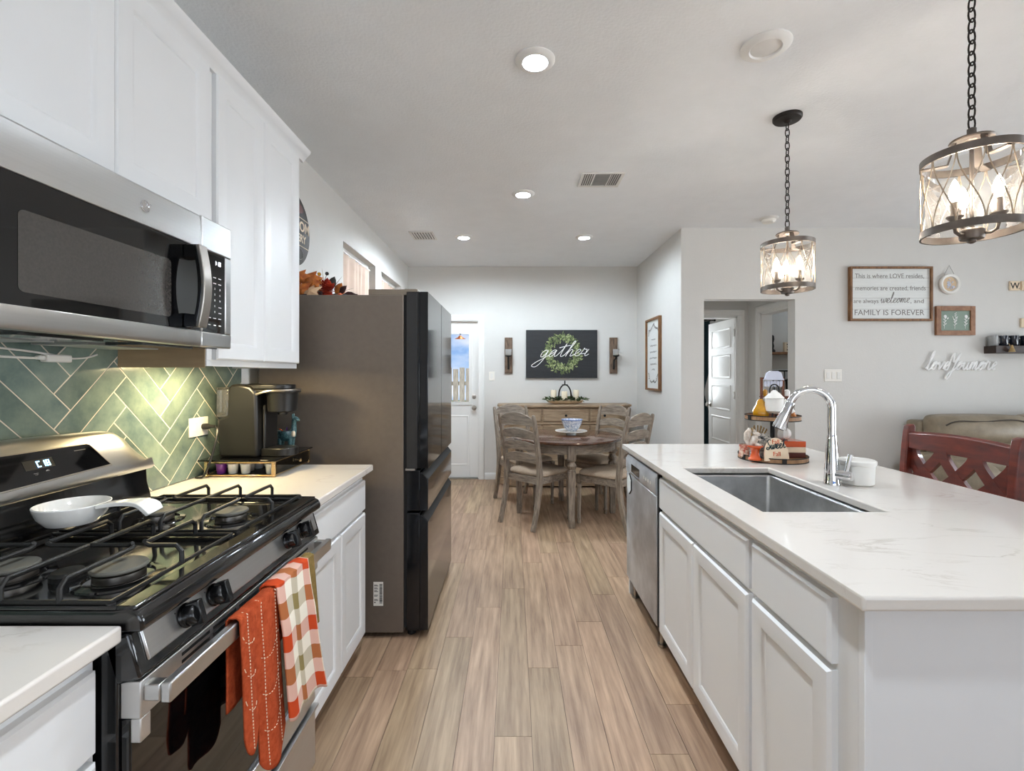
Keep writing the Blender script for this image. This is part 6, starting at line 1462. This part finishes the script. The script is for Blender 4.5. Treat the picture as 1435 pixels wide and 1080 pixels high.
t = thing('centerpiece_bowl', 'long pale wooden dough bowl filled with greenery on the sideboard', 'bowl', (.63, 5.85, zs))
b = MB(); rings = []
for r, z in ((.6,.001),(.9,.02),(1.0,.045),(.95,.046),(.8,.026),(.3,.02)): rings.append([(.645+.235*r*math.cos(2*PI*k/36), 5.85+.09*r*math.sin(2*PI*k/36), zs+z) for k in range(36)])
b.loft(rings); obj('bowl', b, 'dough', t)
b = MB(); rnd = random.Random(6)
for k in range(260):
    a = rnd.uniform(0, 2*PI); r = math.sqrt(rnd.random()); p = Vector((.645+.27*r*math.cos(a), 5.85+.10*r*math.sin(a), zs+.04+.04*rnd.random()*(1-.4*r))); b.leaf(p, (math.cos(a)*rnd.random()+rnd.uniform(-.4,.4), math.sin(a)-.3, rnd.uniform(-.2,.8)), (0,-.5,1), rnd.uniform(.035,.06), rnd.uniform(.016,.026))
obj('greenery', b, 'greenery', t, solid=.0008)
for x, y, h, lb in ((.505, 5.875, .15, 'cream pillar candle at the left of the sideboard bowl'), (.635, 5.82, .135, 'cream pillar candle under the iron arch in the sideboard bowl'), (.785, 5.875, .15, 'cream pillar candle at the right of the sideboard bowl')):
    t = thing('pillar_candle', lb, 'candle', (x, y, zs+.022), group='pillar candles in the sideboard bowl')
    b = MB(); b.lathe([(.034,0),(.036,.003),(.036,h-.004),(.033,h),(.02,h-.004),(.003,h-.006)], (x,y,zs+.022), 22); obj('wax', b, 'cream', t)
    b = MB(); b.cyl((x,y,zs+.022+h-.008),(x,y,zs+.022+h+.006), .0012, n=6); obj('wick', b, 'blackmatte', t)
t = thing('iron_arch', 'black iron wishbone-shaped arch standing in the sideboard bowl', 'ornament', (.645, 5.86, zs+.02))
b = MB(); P = catmull([(.568,5.86,zs+.025),(.570,5.86,zs+.12),(.582,5.86,zs+.18),(.612,5.86,zs+.225),(.645,5.86,zs+.238),(.678,5.86,zs+.225),(.708,5.86,zs+.18),(.720,5.86,zs+.12),(.722,5.86,zs+.025)], 4); b.bar(P, .03, .016, (0,1,0)); b.cyl((.645,5.86,zs+.235),(.645,5.86,zs+.29), .008, n=12); b.box(.61,.68,5.848,5.872,zs+.228,zs+.244); obj('arch', b, 'iron', t, bevel=.003)

# ------------------------------------------------------------------ dining table
CX, CY = .515, 4.60
t = thing('dining_table', 'round dining table with walnut brown top and grey-washed turned legs', 'table', (CX, CY, 0))
b = MB(); b.lathe([(.50,.728),(.525,.733),(.535,.745),(.532,.755),(.522,.760),(.004,.760)], (CX,CY,0), 72); obj('tabletop', b, 'tabletop', t)
b = MB(); b.lathe([(.470,.728),(.470,.645),(.45,.645),(.45,.728)], (CX,CY,0), 64, caps=False); obj('apron', b, 'greywoodh', t)
for k in range(4):
    a = -PI/2+k*PI/2; lx, ly = CX+.455*math.cos(a), CY+.455*math.sin(a); b = MB()
    b.box(lx-.036, lx+.036, ly-.036, ly+.036, .60, .727)
    b.lathe([(.030,.60),(.038,.592),(.026,.58),(.030,.57),(.044,.548),(.040,.528),(.030,.515),(.036,.508),(.036,.498)], (lx,ly,0), 20)
    def sq(r, z): return [(lx-r,ly-r,z),(lx+r,ly-r,z),(lx+r,ly+r,z),(lx-r,ly+r,z)]
    b.loft([sq(.020,.03), sq(.028,.07), sq(.024,.085), sq(.034,.47), sq(.035,.498)]); b.loft([sq(.023,0), sq(.026,.03), sq(.028,.07)]); obj('leg', b, 'greywood', t, bevel=.002, segs=1)
t = thing('cake_plate', 'round white footed plate on the dining table', 'plate', (.575, 4.66, .761))
b = MB(); b.lathe([(.05,.761),(.05,.772),(.03,.778),(.14,.787),(.158,.792),(.158,.798),(.14,.796),(.003,.794)], (.575,4.66,0), 44); obj('plate', b, 'white', t)
t = thing('serving_bowl', 'white and blue floral bowl on the white plate on the dining table', 'bowl', (.58, 4.66, .795))
b = MB(); b.lathe([(.045,.7965),(.05,.803),(.075,.825),(.094,.865),(.104,.906),(.101,.908),(.09,.866),(.07,.83),(.004,.812)], (.582,4.66,0), 40); obj('bowl', b, 'bluebowl', t)
b = MB(); b.lathe([(.1035,.900),(.1052,.903),(.1052,.908),(.101,.909)], (.582,4.66,0), 40, caps=False); obj('blue_rim', b, mat('blue_band', (110,130,176), .25), t)
# ladder-back chairs
def chair(label):
    t = thing('dining_chair', label, 'chair', (0,0,0), 0, 'ladder-back dining chairs', world=False)
    def py(z): return -.215-.095*max(0,(.46-z)/.46)**1.7 - .095*max(0,(z-.46)/.53)**1.35
    for sx in (-1, 1):
        b = MB(); P = [(sx*(.196+.012*max(0,z-.46)), py(z), z) for z in (0,.08,.16,.26,.36,.46,.56,.66,.76,.86,.94,.985,1.0)]
        b.bar(P, [.034,.034,.036,.038,.040,.042,.040,.038,.037,.036,.034,.030,.020], [.036,.036,.038,.040,.044,.046,.040,.036,.034,.032,.030,.026,.016], (1,0,0)); obj('back_leg', b, 'greywood', t, bevel=.004)
    for k, z in enumerate((.565, .672, .780, .898)):
        b = MB(); n = 14; rings = []; hh = .058 if k < 3 else .060
        for i in range(n+1):
            u = -1+2*i/n; x = u*(.186+.012*(z-.46)); q = 1-u*u; yy = py(z+.03)-.022*q; zt = z+hh+(.036 if k < 3 else .062)*q**.8; zb_ = z+.012*q; rk = -.010
            rings.append([(x, yy+.008, zb_), (x, yy-.008, zb_), (x, yy-.008+rk, zt), (x, yy+.008+rk, zt)])
        b.loft(rings); obj('back_slat' if k < 3 else 'crest_rail', b, 'greywoodh', t, bevel=.002, segs=1)
    for sx in (-1, 1):
        b = MB(); lx, ly = sx*.207, .196
        b.box(lx-.022, lx+.022, ly-.022, ly+.022, .375, .445); b.lathe([(.017,.375),(.024,.368),(.018,.36),(.023,.345),(.024,.33),(.019,.318),(.021,.310),(.014,.06),(.020,.045),(.015,.03),(.017,.012),(.014,0)], (lx,ly,0), 16); obj('front_leg', b, 'greywood', t)
    b = MB(); b.box(-.195, .195, .188, .208, .385, .445); b.box(-.18, .18, -.222, -.202, .385, .445)
    for sx in (-1, 1): b.hexa([(sx*.190-.010,-.20,.385),(sx*.190+.010,-.20,.385),(sx*.207+.010,.18,.385),(sx*.207-.010,.18,.385),(sx*.190-.010,-.20,.445),(sx*.190+.010,-.20,.445),(sx*.207+.010,.18,.445),(sx*.207-.010,.18,.445)])
    obj('seat_rail', b, 'greywoodh', t, bevel=.002, segs=1)
    b = MB(); rings = []
    for s_, z in ((.94,.446),(1.0,.454),(1.0,.470),(.95,.484),(.80,.494),(.4,.499),(.05,.500)):
        R_ = []
        for k in range(40):
            a = 2*PI*k/40; c, q = math.cos(a), math.sin(a); ux = math.copysign(abs(c)**.35, c); uy = math.copysign(abs(q)**.35, q); wid = .226+.016*uy
            R_.append((ux*wid*s_, .002+uy*.212*s_, z))
        rings.append(R_)
    b.loft(rings); obj('seat_cushion', b, 'linen', t, smooth=60)
    return t
c0_ = chair('grey-washed ladder-back chair at the front left of the round table, back to the camera')
import mathutils
def put(c, x, y, fxv, fyv, lb=None):
    c.location = (x, y, 0); c.rotation_euler = (0, 0, math.atan2(-fxv, fyv))
    if lb: c['label'] = lb
put(c0_, .235, 4.395, .678, .736)
put(copy_tree(c0_), .885, 4.285, -.70, .71, 'grey-washed ladder-back chair at the front right of the round table, beside the island')
put(copy_tree(c0_), .130, 4.985, .52, -.855, 'grey-washed ladder-back chair at the far left of the table, behind the front left chair')
put(copy_tree(c0_), .865, 4.975, -.80, -.60, 'grey-washed ladder-back chair at the far right of the round table, before the sideboard')
